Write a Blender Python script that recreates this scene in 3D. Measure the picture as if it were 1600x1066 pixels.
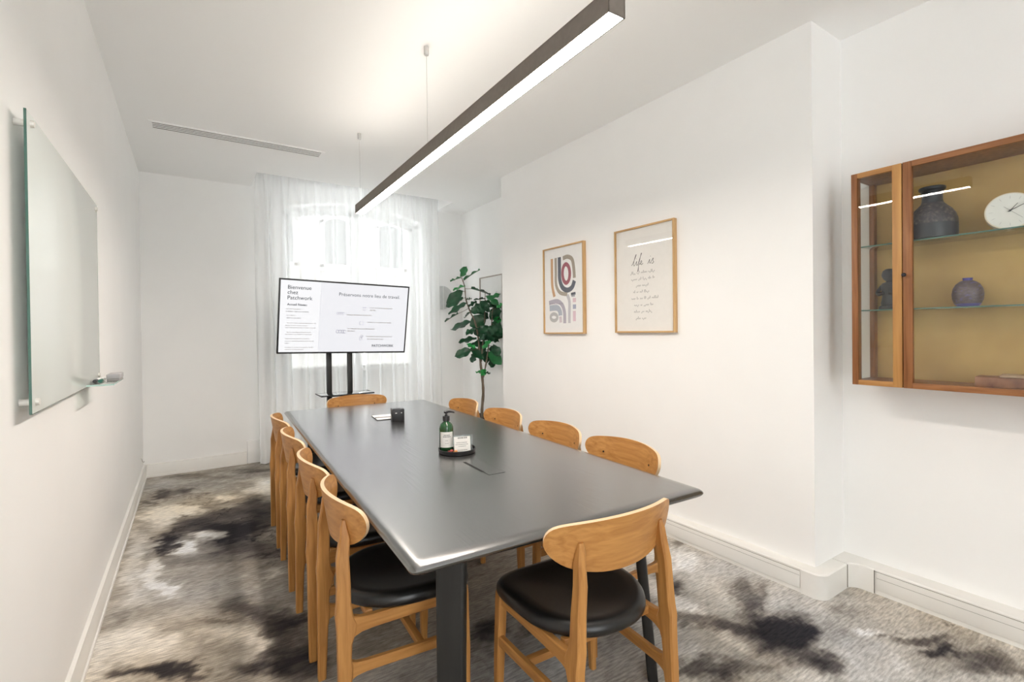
import bpy, bmesh, math, random
import numpy as np
from mathutils import Vector, Matrix, Euler, Quaternion
random.seed(7)
PI = math.pi
sc = bpy.context.scene
col = sc.collection
for o in list(bpy.data.objects):
    bpy.data.objects.remove(o)

# ------------------------------------------------------------------ camera
cd = bpy.data.cameras.new('camera'); cam = bpy.data.objects.new('camera', cd); col.objects.link(cam)
cd.sensor_width = 36.0; cd.lens = 760.533/1600*36.0; cd.shift_y = -9.79/1600; cd.clip_start = 0.02; cd.clip_end = 200
_yaw, _pit, _rol = 0.583352201, -0.00774242828, 0.0121090047
_f = Vector((math.sin(_yaw)*math.cos(_pit), math.cos(_yaw)*math.cos(_pit), math.sin(_pit)))
_r = Vector((math.cos(_yaw), -math.sin(_yaw), 0)); _d = _f.cross(_r)
_r2 = _r*math.cos(_rol)+_d*math.sin(_rol); _d2 = _d*math.cos(_rol)-_r*math.sin(_rol)
cam.matrix_world = Matrix(((_r2.x, -_d2.x, -_f.x, 0), (_r2.y, -_d2.y, -_f.y, 0), (_r2.z, -_d2.z, -_f.z, 1.35), (0, 0, 0, 1)))
sc.camera = cam

# ------------------------------------------------------------------ world and exposure
wd = bpy.data.worlds.new('sky'); sc.world = wd; wd.use_nodes = True
bg = wd.node_tree.nodes['Background']; bg.inputs[0].default_value = (0.965, 0.98, 1.0, 1); bg.inputs[1].default_value = 1.62
sc.view_settings.view_transform = 'Standard'; sc.view_settings.look = 'None'
sc.view_settings.gamma = 1.0; sc.view_settings.exposure = 2.42; sc.view_settings.use_curve_mapping = False
LAMP_POWER = 16.0; FILL_UPLIGHT_POWER = 2.6
sc.cycles.max_bounces = 14; sc.cycles.diffuse_bounces = 8; sc.cycles.transparent_max_bounces = 24
sc.cycles.caustics_reflective = False; sc.cycles.caustics_refractive = False

# ------------------------------------------------------------------ materials
def mat(name, c, rough=.5, metal=0., spec=.5, emis=None, es=0., coat=0.):
    m = bpy.data.materials.new(name); m.use_nodes = True
    b = m.node_tree.nodes['Principled BSDF']
    b.inputs['Base Color'].default_value = (*c, 1); b.inputs['Roughness'].default_value = rough
    b.inputs['Metallic'].default_value = metal; b.inputs['Specular IOR Level'].default_value = spec
    b.inputs['Coat Weight'].default_value = coat
    if emis: b.inputs['Emission Color'].default_value = (*emis, 1); b.inputs['Emission Strength'].default_value = es
    return m
def nt(m): return m.node_tree.nodes, m.node_tree.links, m.node_tree.nodes['Principled BSDF']
def noise_mat(name, cols, scale, rough=.5, detail=4, stretch=(1, 1, 1), bump=0., bscale=None, spec=.5, coat=0., rot=(0, 0, 0), dist=0., pos=None, bdist=.002):
    m = mat(name, cols[0], rough, spec=spec, coat=coat); n, l, b = nt(m)
    tc = n.new('ShaderNodeTexCoord'); mp = n.new('ShaderNodeMapping')
    mp.inputs['Scale'].default_value = stretch; mp.inputs['Rotation'].default_value = rot
    tx = n.new('ShaderNodeTexNoise'); tx.inputs['Scale'].default_value = scale; tx.inputs['Detail'].default_value = detail
    tx.inputs['Distortion'].default_value = dist
    cr = n.new('ShaderNodeValToRGB'); e = cr.color_ramp.elements
    ps = pos or [.3+.4*i/(len(cols)-1) for i in range(len(cols))]
    while len(e) < len(cols): e.new(.5)
    for i, c in enumerate(cols): e[i].position = ps[i]; e[i].color = (*c, 1)
    l.new(tc.outputs['Object'], mp.inputs[0]); l.new(mp.outputs[0], tx.inputs['Vector']); l.new(tx.outputs[0], cr.inputs[0]); l.new(cr.outputs[0], b.inputs['Base Color'])
    if bump:
        bp = n.new('ShaderNodeBump'); bp.inputs['Strength'].default_value = bump; bp.inputs['Distance'].default_value = bdist
        if bscale:
            t2 = n.new('ShaderNodeTexNoise'); t2.inputs['Scale'].default_value = bscale; t2.inputs['Detail'].default_value = 3
            l.new(mp.outputs[0], t2.inputs['Vector']); l.new(t2.outputs[0], bp.inputs['Height'])
        else: l.new(tx.outputs[0], bp.inputs['Height'])
        l.new(bp.outputs[0], b.inputs['Normal'])
    return m
def glass_mat(name, tint=(1, 1, 1), refl=1.0, rough=0.0):
    m = bpy.data.materials.new(name); m.use_nodes = True; n = m.node_tree.nodes; l = m.node_tree.links; n.clear()
    out = n.new('ShaderNodeOutputMaterial'); mx = n.new('ShaderNodeMixShader'); t = n.new('ShaderNodeBsdfTransparent'); g = n.new('ShaderNodeBsdfGlossy')
    lw = n.new('ShaderNodeLayerWeight'); pw = n.new('ShaderNodeMath'); pw.operation = 'POWER'; pw.inputs[1].default_value = 5.0
    fr = n.new('ShaderNodeMath'); fr.operation = 'MULTIPLY_ADD'; fr.inputs[1].default_value = .96; fr.inputs[2].default_value = .04; l.new(lw.outputs['Facing'], pw.inputs[0]); l.new(pw.outputs[0], fr.inputs[0])
    mu = n.new('ShaderNodeMath'); mu.operation = 'MULTIPLY'; mu.inputs[1].default_value = refl; mu.use_clamp = True
    t.inputs[0].default_value = (*tint, 1); g.inputs['Roughness'].default_value = rough
    l.new(fr.outputs[0], mu.inputs[0]); l.new(mu.outputs[0], mx.inputs[0]); l.new(t.outputs[0], mx.inputs[1]); l.new(g.outputs[0], mx.inputs[2]); l.new(mx.outputs[0], out.inputs[0])
    return m
def wood(name, dark, light, axis, rough=.42, fine=55., bump=.15):
    st = [1., 1., 1.]; st['xyz'.index(axis)] = .06
    return noise_mat(name, [dark, tuple((a+b)/2 for a, b in zip(dark, light)), light], fine, rough, 5, tuple(st), bump=bump, dist=.6, spec=.4)

M = {}
M['wall'] = noise_mat('painted_plaster', [(.915, .912, .902), (.93, .927, .917)], 3, .75, 2, bump=.03, bscale=160, spec=.25, bdist=.001)
M['ceil'] = noise_mat('ceiling_paint', [(.955, .955, .95), (.96, .96, .955)], 2, .85, 2, spec=.2)
M['trim'] = noise_mat('trim_paint', [(.80, .785, .75), (.83, .815, .78)], 5, .42, 2, spec=.4)
M['trim_seam'] = mat('trim_seam', (.22, .20, .17), .7)
OD, OL = (.37, .160, .042), (.55, .272, .083)
M['oak_x'] = wood('oak_grain_across', OD, OL, 'x'); M['oak_y'] = wood('oak_grain_deep', OD, OL, 'y'); M['oak_z'] = wood('oak_grain_upright', OD, OL, 'z')
M['oak_edge'] = mat('plywood_edge', (.72, .52, .32), .5)
M['leather'] = noise_mat('black_leather', [(.006, .006, .007), (.010, .010, .010)], 60, .36, 3, bump=.06, bscale=220, spec=.55, bdist=.001)
M['blacksteel'] = noise_mat('black_lacquer', [(.010, .010, .010), (.016, .016, .016)], 40, .45, 2, (1, 1, .05), spec=.5)
M['blackplastic'] = mat('black_plastic', (.012, .012, .014), .38)
M['darkscrew'] = mat('dark_screw', (.03, .025, .02), .4, .6)
M['white_paper'] = noise_mat('white_paper', [(.90, .90, .89), (.92, .92, .91)], 30, .7, 2)
M['cream_paper'] = noise_mat('cream_paper', [(.87, .85, .81), (.89, .87, .83)], 30, .7, 2)
M['ink'] = mat('ink', (.03, .03, .035), .6); M['inkgrey'] = mat('grey_ink', (.22, .21, .21), .6); M['inklight'] = mat('pale_ink', (.42, .41, .42), .6)
M['glass'] = glass_mat('clear_glass', (.985, .995, .99), 1.0)
M['picglass'] = glass_mat('picture_glass', (.99, .99, .99), 1.1)
M['shelfglass'] = glass_mat('shelf_glass', (.90, .97, .94), 1.5)
M['glassedge'] = mat('green_glass_edge', (.055, .15, .12), .15, spec=.8)
M['boardglass'] = mat('white_backed_glass', (.76, .80, .77), .16, spec=.35)
M['steel'] = noise_mat('brushed_steel', [(.55, .54, .52), (.62, .61, .6)], 80, .35, 2, (1, 1, .1)); M['steel'].node_tree.nodes['Principled BSDF'].inputs['Metallic'].default_value = .9
M['satin'] = mat('satin_metal', (.72, .70, .66), .4, .2)
M['lampbody'] = noise_mat('dark_bronze_aluminium', [(.16, .134, .113), (.18, .152, .13)], 50, .5, 2, spec=.4)
M['lamplight'] = mat('lamp_diffuser', (.9, .9, .9), .5, emis=(1.0, .905, .81), es=LAMP_POWER)
M['frameoak'] = wood('light_oak_frame', (.50, .30, .13), (.66, .43, .21), 'z', .5, 70)
M['frameoak_x'] = wood('light_oak_frame_across', (.50, .30, .13), (.66, .43, .21), 'x', .5, 70)
M['teak'] = wood('teak_upright', (.20, .075, .028), (.36, .155, .06), 'z', .4, 60)
M['teak_x'] = wood('teak_across', (.22, .085, .03), (.38, .165, .065), 'x', .4, 60)
M['walnut_light'] = wood('honey_teak', (.34, .15, .045), (.62, .34, .12), 'z', .4, 32)
M['walnut_light_x'] = wood('honey_teak_across', (.36, .16, .05), (.60, .32, .11), 'x', .4, 32)
M['felt'] = noise_mat('gold_felt', [(.48, .315, .12), (.55, .37, .145)], 6, .9, 3, spec=.1)
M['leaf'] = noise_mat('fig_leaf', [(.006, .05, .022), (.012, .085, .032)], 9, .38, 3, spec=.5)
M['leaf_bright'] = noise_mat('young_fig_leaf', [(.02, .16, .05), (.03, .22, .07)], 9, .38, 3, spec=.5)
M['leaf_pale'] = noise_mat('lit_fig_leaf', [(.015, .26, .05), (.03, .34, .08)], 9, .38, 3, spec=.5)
M['bark'] = noise_mat('bark', [(.10, .075, .05), (.24, .19, .14)], 45, .8, 4, (1, 1, .25), bump=.4, bdist=.004)
M['soil'] = noise_mat('soil', [(.02, .014, .01), (.06, .045, .03)], 60, .95, 3, bump=.6, bdist=.01)
M['bottle'] = mat('green_bottle', (.012, .07, .022), .08, spec=.7)
M['jar'] = noise_mat('dark_stoneware', [(.012, .018, .028), (.022, .028, .042)], 40, .4, 4, spec=.5)
M['jarband'] = noise_mat('speckled_glaze', [(.03, .03, .04), (.07, .06, .07), (.20, .16, .14)], 70, .5, 6, bump=.4, pos=[.35, .55, .75])
M['vase'] = noise_mat('violet_glaze', [(.045, .035, .055), (.12, .085, .09), (.10, .085, .30)], 60, .45, 5, (1, 1, 2.2), pos=[.3, .55, .7])
M['vaseblue'] = mat('blue_glaze', (.10, .09, .36), .3)
M['figure'] = noise_mat('dark_carved_wood', [(.010, .011, .018), (.028, .024, .036)], 30, .5, 4)
M['boxwood'] = noise_mat('patchwork_wood', [(.14, .05, .025), (.26, .11, .055), (.32, .15, .08)], 22, .5, 3, (1, 1.2, .6))
M['clockwhite'] = mat('clock_dial', (.80, .79, .75), .5); M['clockrim'] = mat('clock_rim', (.74, .66, .54), .5)
M['winframe'] = noise_mat('window_paint', [(.80, .81, .82), (.84, .85, .86)], 8, .4, 2)
M['red'] = mat('red_wrapper', (.45, .06, .05), .3); M['orange'] = mat('orange_wrapper', (.7, .30, .10), .3)
M['acrylic'] = glass_mat('clear_acrylic', (.93, .95, .95), 2.2)
M['greenplastic'] = mat('green_plastic', (.01, .12, .08), .4); M['greyfelt'] = noise_mat('grey_felt', [(.30, .29, .29), (.36, .35, .35)], 90, .9, 3)
M['sconce'] = noise_mat('grey_shade', [(.58, .59, .59), (.63, .64, .64)], 20, .8, 2)
M['facade'] = noise_mat('pale_stone', [(.30, .295, .28), (.35, .34, .33)], 2, .9, 4)
M['facadepane'] = mat('facade_pane', (.11, .115, .12), .5)
M['hatch'] = mat('hatch_gap', (.002, .002, .002), .8)
M['ventdark'] = mat('vent_shadow_gap', (.035, .032, .030), .8)
# black stained oak table top: open grain catches the light
m = noise_mat('black_stained_oak', [(.013, .0125, .013), (.021, .020, .020)], 90, .27, 6, (1, .035, 1), bump=.38, spec=.8, dist=.5, bdist=.001, coat=.92)
m.node_tree.nodes['Principled BSDF'].inputs['IOR'].default_value = 1.9; m.node_tree.nodes['Principled BSDF'].inputs['Coat IOR'].default_value = 1.7
m.node_tree.nodes['Principled BSDF'].inputs['Coat Roughness'].default_value = .24
M['table'] = m
for q in list(m.node_tree.links):
    if q.to_socket.name == 'Normal' and q.to_node.type == 'BSDF_PRINCIPLED': m.node_tree.links.new(q.from_socket, q.to_node.inputs['Coat Normal'])
# sheer voile
m = bpy.data.materials.new('sheer_voile'); m.use_nodes = True; n = m.node_tree.nodes; l = m.node_tree.links; n.clear()
out = n.new('ShaderNodeOutputMaterial'); mx = n.new('ShaderNodeMixShader'); mx2 = n.new('ShaderNodeMixShader'); tr = n.new('ShaderNodeBsdfTransparent'); df = n.new('ShaderNodeBsdfDiffuse'); tl = n.new('ShaderNodeBsdfTranslucent')
df.inputs[0].default_value = (.96, .965, .965, 1); tl.inputs[0].default_value = (.80, .815, .82, 1); mx.inputs[0].default_value = .15
tx = n.new('ShaderNodeTexNoise'); tx.inputs['Scale'].default_value = 400; mr = n.new('ShaderNodeMapRange'); mr.inputs[3].default_value = .74; mr.inputs[4].default_value = .82
l.new(tx.outputs[0], mr.inputs[0]); l.new(mr.outputs[0], mx2.inputs[0]); l.new(df.outputs[0], mx.inputs[1]); l.new(tl.outputs[0], mx.inputs[2]); l.new(tr.outputs[0], mx2.inputs[1]); l.new(mx.outputs[0], mx2.inputs[2]); l.new(mx2.outputs[0], out.inputs[0])
M['voile'] = m
# carpet: colour comes from the dyed pattern stored per point, plus tuft lines
m = mat('dyed_carpet', (.4, .38, .36), .95, spec=.1); n, l, b = nt(m)
va = n.new('ShaderNodeVertexColor'); va.layer_name = 'dye'
tc = n.new('ShaderNodeTexCoord'); mp = n.new('ShaderNodeMapping'); mp.inputs['Scale'].default_value = (.18, 1, 1)
t1 = n.new('ShaderNodeTexNoise'); t1.inputs['Scale'].default_value = 110; t1.inputs['Detail'].default_value = 4
t2 = n.new('ShaderNodeTexNoise'); t2.inputs['Scale'].default_value = 330; t2.inputs['Detail'].default_value = 2
mr = n.new('ShaderNodeMapRange'); mr.inputs[1].default_value = .28; mr.inputs[2].default_value = .72; mr.inputs[3].default_value = .62; mr.inputs[4].default_value = 1.30
mr2 = n.new('ShaderNodeMapRange'); mr2.inputs[1].default_value = .3; mr2.inputs[2].default_value = .7; mr2.inputs[3].default_value = .86; mr2.inputs[4].default_value = 1.12
mm = n.new('ShaderNodeMath'); mm.operation = 'MULTIPLY'
vm = n.new('ShaderNodeVectorMath'); vm.operation = 'SCALE'
l.new(tc.outputs['Object'], mp.inputs[0]); l.new(mp.outputs[0], t1.inputs['Vector']); l.new(tc.outputs['Object'], t2.inputs['Vector'])
l.new(t1.outputs[0], mr.inputs[0]); l.new(t2.outputs[0], mr2.inputs[0]); l.new(mr.outputs[0], mm.inputs[0]); l.new(mr2.outputs[0], mm.inputs[1])
l.new(va.outputs[0], vm.inputs[0]); l.new(mm.outputs[0], vm.inputs['Scale']); l.new(vm.outputs[0], b.inputs['Base Color'])
bp = n.new('ShaderNodeBump'); bp.inputs['Strength'].default_value = .5; bp.inputs['Distance'].default_value = .004
l.new(mm.outputs[0], bp.inputs['Height']); l.new(bp.outputs[0], b.inputs['Normal'])
M['carpet'] = m

# ------------------------------------------------------------------ mesh helpers
class MB:
    def __init__(s): s.v = []; s.f = []; s.mi = []
    def add(s, vs, fs, mi=0):
        k = len(s.v); s.v += [tuple(p) for p in vs]; s.f += [tuple(i+k for i in f) for f in fs]; s.mi += [mi]*len(fs); return s
    def box(s, c, d, bev=0., rot=None, mi=0, seg=2):
        bm = bmesh.new(); bmesh.ops.create_cube(bm, size=1)
        for v in bm.verts: v.co = Vector((v.co.x*d[0], v.co.y*d[1], v.co.z*d[2]))
        if bev: bmesh.ops.bevel(bm, geom=bm.edges[:], offset=bev, segments=seg, profile=.5, affect='EDGES')
        R_ = rot or Matrix.Identity(3)
        bm.verts.ensure_lookup_table(); bm.verts.index_update()
        s.add([R_ @ v.co+Vector(c) for v in bm.verts], [[v.index for v in f.verts] for f in bm.faces], mi); bm.free(); return s
    def b2(s, a, b_, bev=0., mi=0): return s.box([(x+y)/2 for x, y in zip(a, b_)], [abs(y-x) for x, y in zip(a, b_)], bev, mi=mi)
    def loft(s, rings, cap=True, closed=True, mi=0):
        k = len(rings[0]); vs = [p for r in rings for p in r]; fs = []
        for i in range(len(rings)-1):
            for j in range(k if closed else k-1):
                a, b_ = i*k+j, i*k+(j+1) % k
                fs.append((a, b_, b_+k, a+k))
        if cap: fs.append(tuple(range(k-1, -1, -1))); fs.append(tuple(range((len(rings)-1)*k, len(rings)*k)))
        return s.add(vs, fs, mi)
    def lathe(s, prof, c=(0, 0, 0), n=28, mi=0):
        rings = [[(c[0]+r*math.cos(2*PI*j/n), c[1]+r*math.sin(2*PI*j/n), c[2]+z) for j in range(n)] for r, z in prof]
        return s.loft(rings, True, True, mi)
    def tube(s, pts, rad, n=8, mi=0, cap=True):
        pts = [Vector(p) for p in pts]; rads = rad if isinstance(rad, (list, tuple)) else [rad]*len(pts); rings = []
        for i, p in enumerate(pts):
            t = (pts[min(i+1, len(pts)-1)]-pts[max(i-1, 0)]).normalized()
            u = t.cross(Vector((0, 0, 1)) if abs(t.z) < .9 else Vector((1, 0, 0))).normalized(); w = t.cross(u)
            rings.append([p+(u*math.cos(2*PI*j/n)+w*math.sin(2*PI*j/n))*rads[i] for j in range(n)])
        return s.loft(rings, cap, True, mi)
    def grid(s, P, mi=0):
        r, c = len(P), len(P[0]); return s.add([p for row in P for p in row], [(i*c+j, i*c+j+1, (i+1)*c+j+1, (i+1)*c+j) for i in range(r-1) for j in range(c-1)], mi)
    def build(s, name, mats, parent=None, smooth=True, ang=38):
        me = bpy.data.meshes.new(name); me.from_pydata(s.v, [], s.f); me.validate()
        bm = bmesh.new(); bm.from_mesh(me); bmesh.ops.recalc_face_normals(bm, faces=bm.faces); bm.to_mesh(me); bm.free()
        mats = mats if isinstance(mats, (list, tuple)) else [mats]
        for q in mats: me.materials.append(q)
        if len(mats) > 1 and len(s.mi) == len(me.polygons): me.polygons.foreach_set('material_index', s.mi)
        if smooth:
            me.polygons.foreach_set('use_smooth', [True]*len(me.polygons)); me.set_sharp_from_angle(angle=math.radians(ang))
        o = bpy.data.objects.new(name, me); col.objects.link(o)
        if parent is not None: o.parent = parent
        return o
def tag(o, label=None, cat=None, group=None, kind=None):
    if label: o['label'] = label
    if cat: o['category'] = cat
    if group: o['group'] = group
    if kind: o['kind'] = kind
    return o
def thing(name, label, cat, loc=(0, 0, 0), rz=0., group=None):
    o = bpy.data.objects.new(name, None); o.empty_display_size = .1; col.objects.link(o)
    o.location = loc; o.rotation_euler = (0, 0, rz); return tag(o, label, cat, group)
def sempty(name, loc=(0, 0, 0), rz=0.):
    o = bpy.data.objects.new(name, None); o.empty_display_size = .1; col.objects.link(o); o.location = loc; o.rotation_euler = (0, 0, rz); o['kind'] = 'structure'; return o
def dup(root, loc, rz, label, group=None):
    r = root.copy(); col.objects.link(r); r.location = loc; r.rotation_euler = (0, 0, rz); r['label'] = label
    if group: r['group'] = group
    for ch in list(root.children):
        c = ch.copy(); col.objects.link(c); c.parent = r
        for g in list(ch.children):
            d = g.copy(); col.objects.link(d); d.parent = c
    return r
def text_mesh(name, body, size, loc, parent, material, bold=0., rot=(PI/2, 0, 0), sx=1., align='LEFT'):
    cu = bpy.data.curves.new(name, 'FONT'); cu.body = body; cu.size = size; cu.offset = bold; cu.resolution_u = 3; cu.align_x = align
    t = bpy.data.objects.new(name, cu); me = bpy.data.meshes.new_from_object(t); me.name = name
    bpy.data.objects.remove(t); bpy.data.curves.remove(cu)
    me.materials.clear(); me.materials.append(material)
    o = bpy.data.objects.new(name, me); col.objects.link(o); o.parent = parent; o.location = loc; o.rotation_euler = rot; o.scale = (sx, 1, 1)
    return o
def ribbon(mb, pts, w, y, mi=0, closed=False):
    """flat brush stroke in the local x-z plane, facing -y"""
    pts = [Vector((p[0], 0, p[1])) for p in pts]; n_ = len(pts); L = []; R_ = []
    for i, p in enumerate(pts):
        a = pts[(i-1) % n_] if closed else pts[max(i-1, 0)]; b_ = pts[(i+1) % n_] if closed else pts[min(i+1, n_-1)]
        t = (b_-a).normalized(); q = Vector((-t.z, 0, t.x))
        L.append(p+q*w/2+Vector((0, y, 0))); R_.append(p-q*w/2+Vector((0, y, 0)))
    if closed: L.append(L[0]); R_.append(R_[0])
    return mb.grid([L, R_], mi)
def smooth_pts(pts, k=5):
    out_ = []; P = [Vector(p) for p in pts]
    for i in range(len(P)-1):
        p0 = P[max(i-1, 0)]; p1 = P[i]; p2 = P[i+1]; p3 = P[min(i+2, len(P)-1)]
        for j in range(k):
            t = j/k; out_.append(.5*((2*p1)+(p2-p0)*t+(2*p0-5*p1+4*p2-p3)*t*t+(3*p1-p0-3*p2+p3)*t**3))
    return out_+[P[-1]]

# ------------------------------------------------------------------ room shell
XL, XP, XR, XR2, YB, YF, ZC = -.39, 2.64, 2.96, 3.02, 5.77, -2.2, 2.90
PY0, PY1 = 1.22, 4.17                     # pier between the two recesses
# floor with the dyed pattern
nx, ny = 440, 700
gx = np.linspace(XL-.05, XR2+.10, nx); gy = np.linspace(YF, YB+.15, ny); GX, GY = np.meshgrid(gx, gy)
def vnoise(x, y, seed):
    rs = np.random.RandomState(seed); T = rs.rand(256, 256)
    xi = np.floor(x).astype(int); yi = np.floor(y).astype(int); fx = x-xi; fy = y-yi; fx = fx*fx*(3-2*fx); fy = fy*fy*(3-2*fy)
    g = lambda a, b_: T[a % 256, b_ % 256]
    return (g(xi, yi)*(1-fx)+g(xi+1, yi)*fx)*(1-fy)+(g(xi, yi+1)*(1-fx)+g(xi+1, yi+1)*fx)*fy
def fbm(x, y, seed, o=5):
    s = 0; a = .5; t = 0
    for i in range(o): s = s+a*vnoise(x*2**i+17*i, y*2**i+31*i, seed+i); t += a; a *= .55
    return s/t-.5
wx = GX+.26*fbm(GX*2.6, GY*4.2, 3)+.13*fbm(GX*11, GY*18, 13)+.06*fbm(GX*34, GY*60, 14); wy = GY+.20*fbm(GX*2.6+9, GY*4.2, 23)+.10*fbm(GX*10, GY*20, 33)+.045*fbm(GX*36, GY*66, 34)
base = .33-.22*np.clip((GX-1.2)/.7, 0, 1)-.10*np.clip((.25-GX)/.5, 0, 1)                # darker ground on the left, paler on the right
dens = base+.26*fbm(GX*1.6, GY*2.2, 41)+.34*fbm(wx*5, wy*10, 51)
vein = np.abs(fbm(wx*1.7+3, wy*2.6, 81)); dens = dens+.26*np.exp(-(vein/.010)**2)*np.clip(fbm(GX*1.1, GY*1.3, 91)*5+.4, 0, 1)
BL = [(-0.188,5.069,0.064,-0.045,0.003,-0.102,0.70),(-0.056,5.057,0.065,-0.046,0.001,-0.083,0.60),(-0.269,4.863,0.035,-0.025,0.006,-0.111,0.50),(0.033,4.043,0.231,-0.163,-0.003,-0.228,0.75),(0.237,3.719,0.142,-0.100,-0.016,-0.236,0.75),(-0.161,3.867,0.048,-0.034,0.006,-0.154,0.90),(0.170,4.282,0.161,-0.114,-0.005,-0.123,0.55),(0.418,4.138,0.121,-0.086,-0.035,-0.330,0.70),(0.223,2.786,0.081,-0.056,-0.009,-0.107,0.55),(0.125,2.668,0.071,-0.049,-0.002,-0.036,0.40),(-0.152,2.414,0.090,-0.061,0.003,-0.059,0.90),(-0.036,2.296,0.042,-0.029,0.000,-0.034,0.50),(0.342,2.506,0.090,-0.062,-0.024,-0.168,0.85),(0.324,2.165,0.092,-0.063,-0.020,-0.127,0.80),(0.174,2.222,0.086,-0.059,-0.004,-0.042,0.45),(-0.272,2.980,0.036,-0.025,0.010,-0.123,0.45),(0.084,3.477,0.195,-0.136,-0.005,-0.161,0.25),(0.387,3.371,0.100,-0.070,-0.024,-0.200,0.30),(0.494,5.444,0.158,-0.114,-0.010,-0.102,0.40),(-0.009,5.545,0.153,-0.110,-0.000,-0.100,0.30),(-0.209,4.427,0.079,-0.056,0.011,-0.264,-0.90),(-0.081,4.541,0.115,-0.082,0.002,-0.116,-0.90),(0.052,3.861,0.093,-0.065,-0.001,-0.074,-1.10),(-0.067,3.733,0.061,-0.043,0.001,-0.079,-1.00),(-0.198,3.417,0.042,-0.029,0.010,-0.184,-1.00),(-0.150,3.185,0.057,-0.039,0.002,-0.056,-1.00),(0.544,4.797,0.118,-0.084,-0.026,-0.222,-0.70),(0.234,4.690,0.067,-0.047,-0.006,-0.111,-0.60),(-0.192,2.701,0.107,-0.073,0.009,-0.148,-0.55),(-0.327,2.640,0.056,-0.038,0.025,-0.210,-0.50),(-0.330,3.667,0.051,-0.035,0.054,-0.637,-0.40),(0.118,2.542,0.108,-0.075,-0.003,-0.054,-0.35),(0.212,2.370,0.028,-0.019,-0.008,-0.078,-0.30),(0.356,3.006,0.042,-0.029,-0.008,-0.064,-0.35),(2.087,1.160,0.217,-0.149,-0.185,-0.102,0.38),(2.562,0.681,0.170,-0.117,-0.120,-0.032,0.25),(2.319,1.378,0.057,-0.040,-0.122,-0.072,0.75),(2.153,1.131,0.101,-0.069,-0.155,-0.081,0.95),(2.236,1.074,0.046,-0.032,-0.066,-0.031,0.50),(2.095,0.937,0.063,-0.043,-0.064,-0.028,0.90),(2.164,1.220,0.048,-0.033,-0.057,-0.032,0.50),(1.992,1.281,0.082,-0.056,-0.038,-0.024,0.70),(2.118,1.652,0.047,-0.032,-0.059,-0.045,0.85),(1.935,1.408,0.073,-0.050,-0.039,-0.028,0.70),(1.641,1.208,0.093,-0.064,-0.050,-0.036,0.80),(1.773,1.087,0.102,-0.070,-0.026,-0.016,0.40),(2.542,0.789,0.066,-0.046,-0.031,-0.010,0.75),(2.518,0.712,0.053,-0.036,-0.039,-0.011,0.85),(2.634,0.585,0.091,-0.063,-0.081,-0.018,0.65),(2.768,0.757,0.021,-0.014,-0.018,-0.005,0.60),(2.523,0.876,0.032,-0.022,-0.021,-0.007,0.55),(2.524,1.985,0.046,-0.032,-0.061,-0.047,0.60),(2.612,1.053,0.060,-0.041,-0.054,-0.021,0.30),(2.636,0.509,0.040,-0.028,-0.049,-0.009,0.50),(1.827,1.234,0.110,-0.076,-0.033,-0.022,-0.10),(2.534,0.930,0.047,-0.032,-0.038,-0.014,-0.50),(2.827,0.751,0.023,-0.016,-0.037,-0.010,-0.50),(2.349,1.800,0.075,-0.052,-0.078,-0.059,-0.45),(1.977,1.492,0.050,-0.035,-0.023,-0.017,-0.30),(1.133,1.861,0.059,-0.041,-0.032,-0.052,0.60),(1.312,1.755,0.052,-0.036,-0.029,-0.038,0.70),(1.385,1.934,0.065,-0.045,-0.033,-0.045,0.50),(1.412,2.551,0.063,-0.044,-0.033,-0.058,0.40),(0.875,2.266,0.104,-0.072,-0.084,-0.212,-0.10),(1.001,1.638,0.084,-0.057,-0.038,-0.062,-0.10),(1.276,1.494,0.085,-0.058,-0.050,-0.057,-0.10),(0.758,2.727,0.088,-0.061,-0.062,-0.217,0.20),(0.456,2.255,0.070,-0.048,-0.040,-0.190,0.10)]
for (bx, by, ax, ay, cx_, cy_, amp) in BL:
    det = ax*cy_-ay*cx_
    dx = wx-bx; dy = wy-by
    p = (dx*cy_-dy*cx_)/det; q = (ax*dy-ay*dx)/det
    rr = p*p+q*q
    dens = dens+amp*(.64 if amp > 0 else .78)*np.exp(-np.power(rr, 1.7)*.62)
dens = dens+.15*fbm(GX*9, GY*55, 61)+.12*fbm(GX*40, GY*80, 62)
dens = np.clip(dens, -.25, .95)
stops = np.array([-.25, -.02, .2, .4, .62, .85, 1.05])
cr_ = np.array([[.80, .77, .72], [.66, .62, .56], [.47, .43, .375], [.275, .245, .21], [.125, .108, .098], [.040, .036, .038], [.020, .020, .023]])
rgb = np.stack([np.interp(dens, stops, cr_[:, k]) for k in range(3)], -1)
tint = fbm(GX*1.3+5, GY*1.3, 71)[..., None]
rgb = rgb*(1+tint*np.array([-.30, -.08, .30]))
cool = np.clip((GY-3.0)/2.0, 0, 1)[..., None]*.5
verts = np.stack([GX.ravel(), GY.ravel(), np.zeros(nx*ny)], -1)
idx = np.arange(nx*ny).reshape(ny, nx)
quads = np.stack([idx[:-1, :-1].ravel(), idx[:-1, 1:].ravel(), idx[1:, 1:].ravel(), idx[1:, :-1].ravel()], -1)
me = bpy.data.meshes.new('floor'); me.from_pydata(verts.tolist(), [], quads.tolist())
at = me.color_attributes.new('dye', 'FLOAT_COLOR', 'POINT')
at.data.foreach_set('color', np.concatenate([rgb.reshape(-1, 3), np.ones((nx*ny, 1))], 1).astype(np.float32).ravel())
me.materials.append(M['carpet']); fl = bpy.data.objects.new('floor', me); col.objects.link(fl); fl['kind'] = 'structure'
tag(fl, 'fitted carpet with watery charcoal grey and cream pattern')

def struct(name, mb, m, parent=None, label=None):
    o = mb.build(name, m, parent, smooth=True, ang=30)
    if parent is None: o['kind'] = 'structure'
    if label: o['label'] = label
    return o
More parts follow.
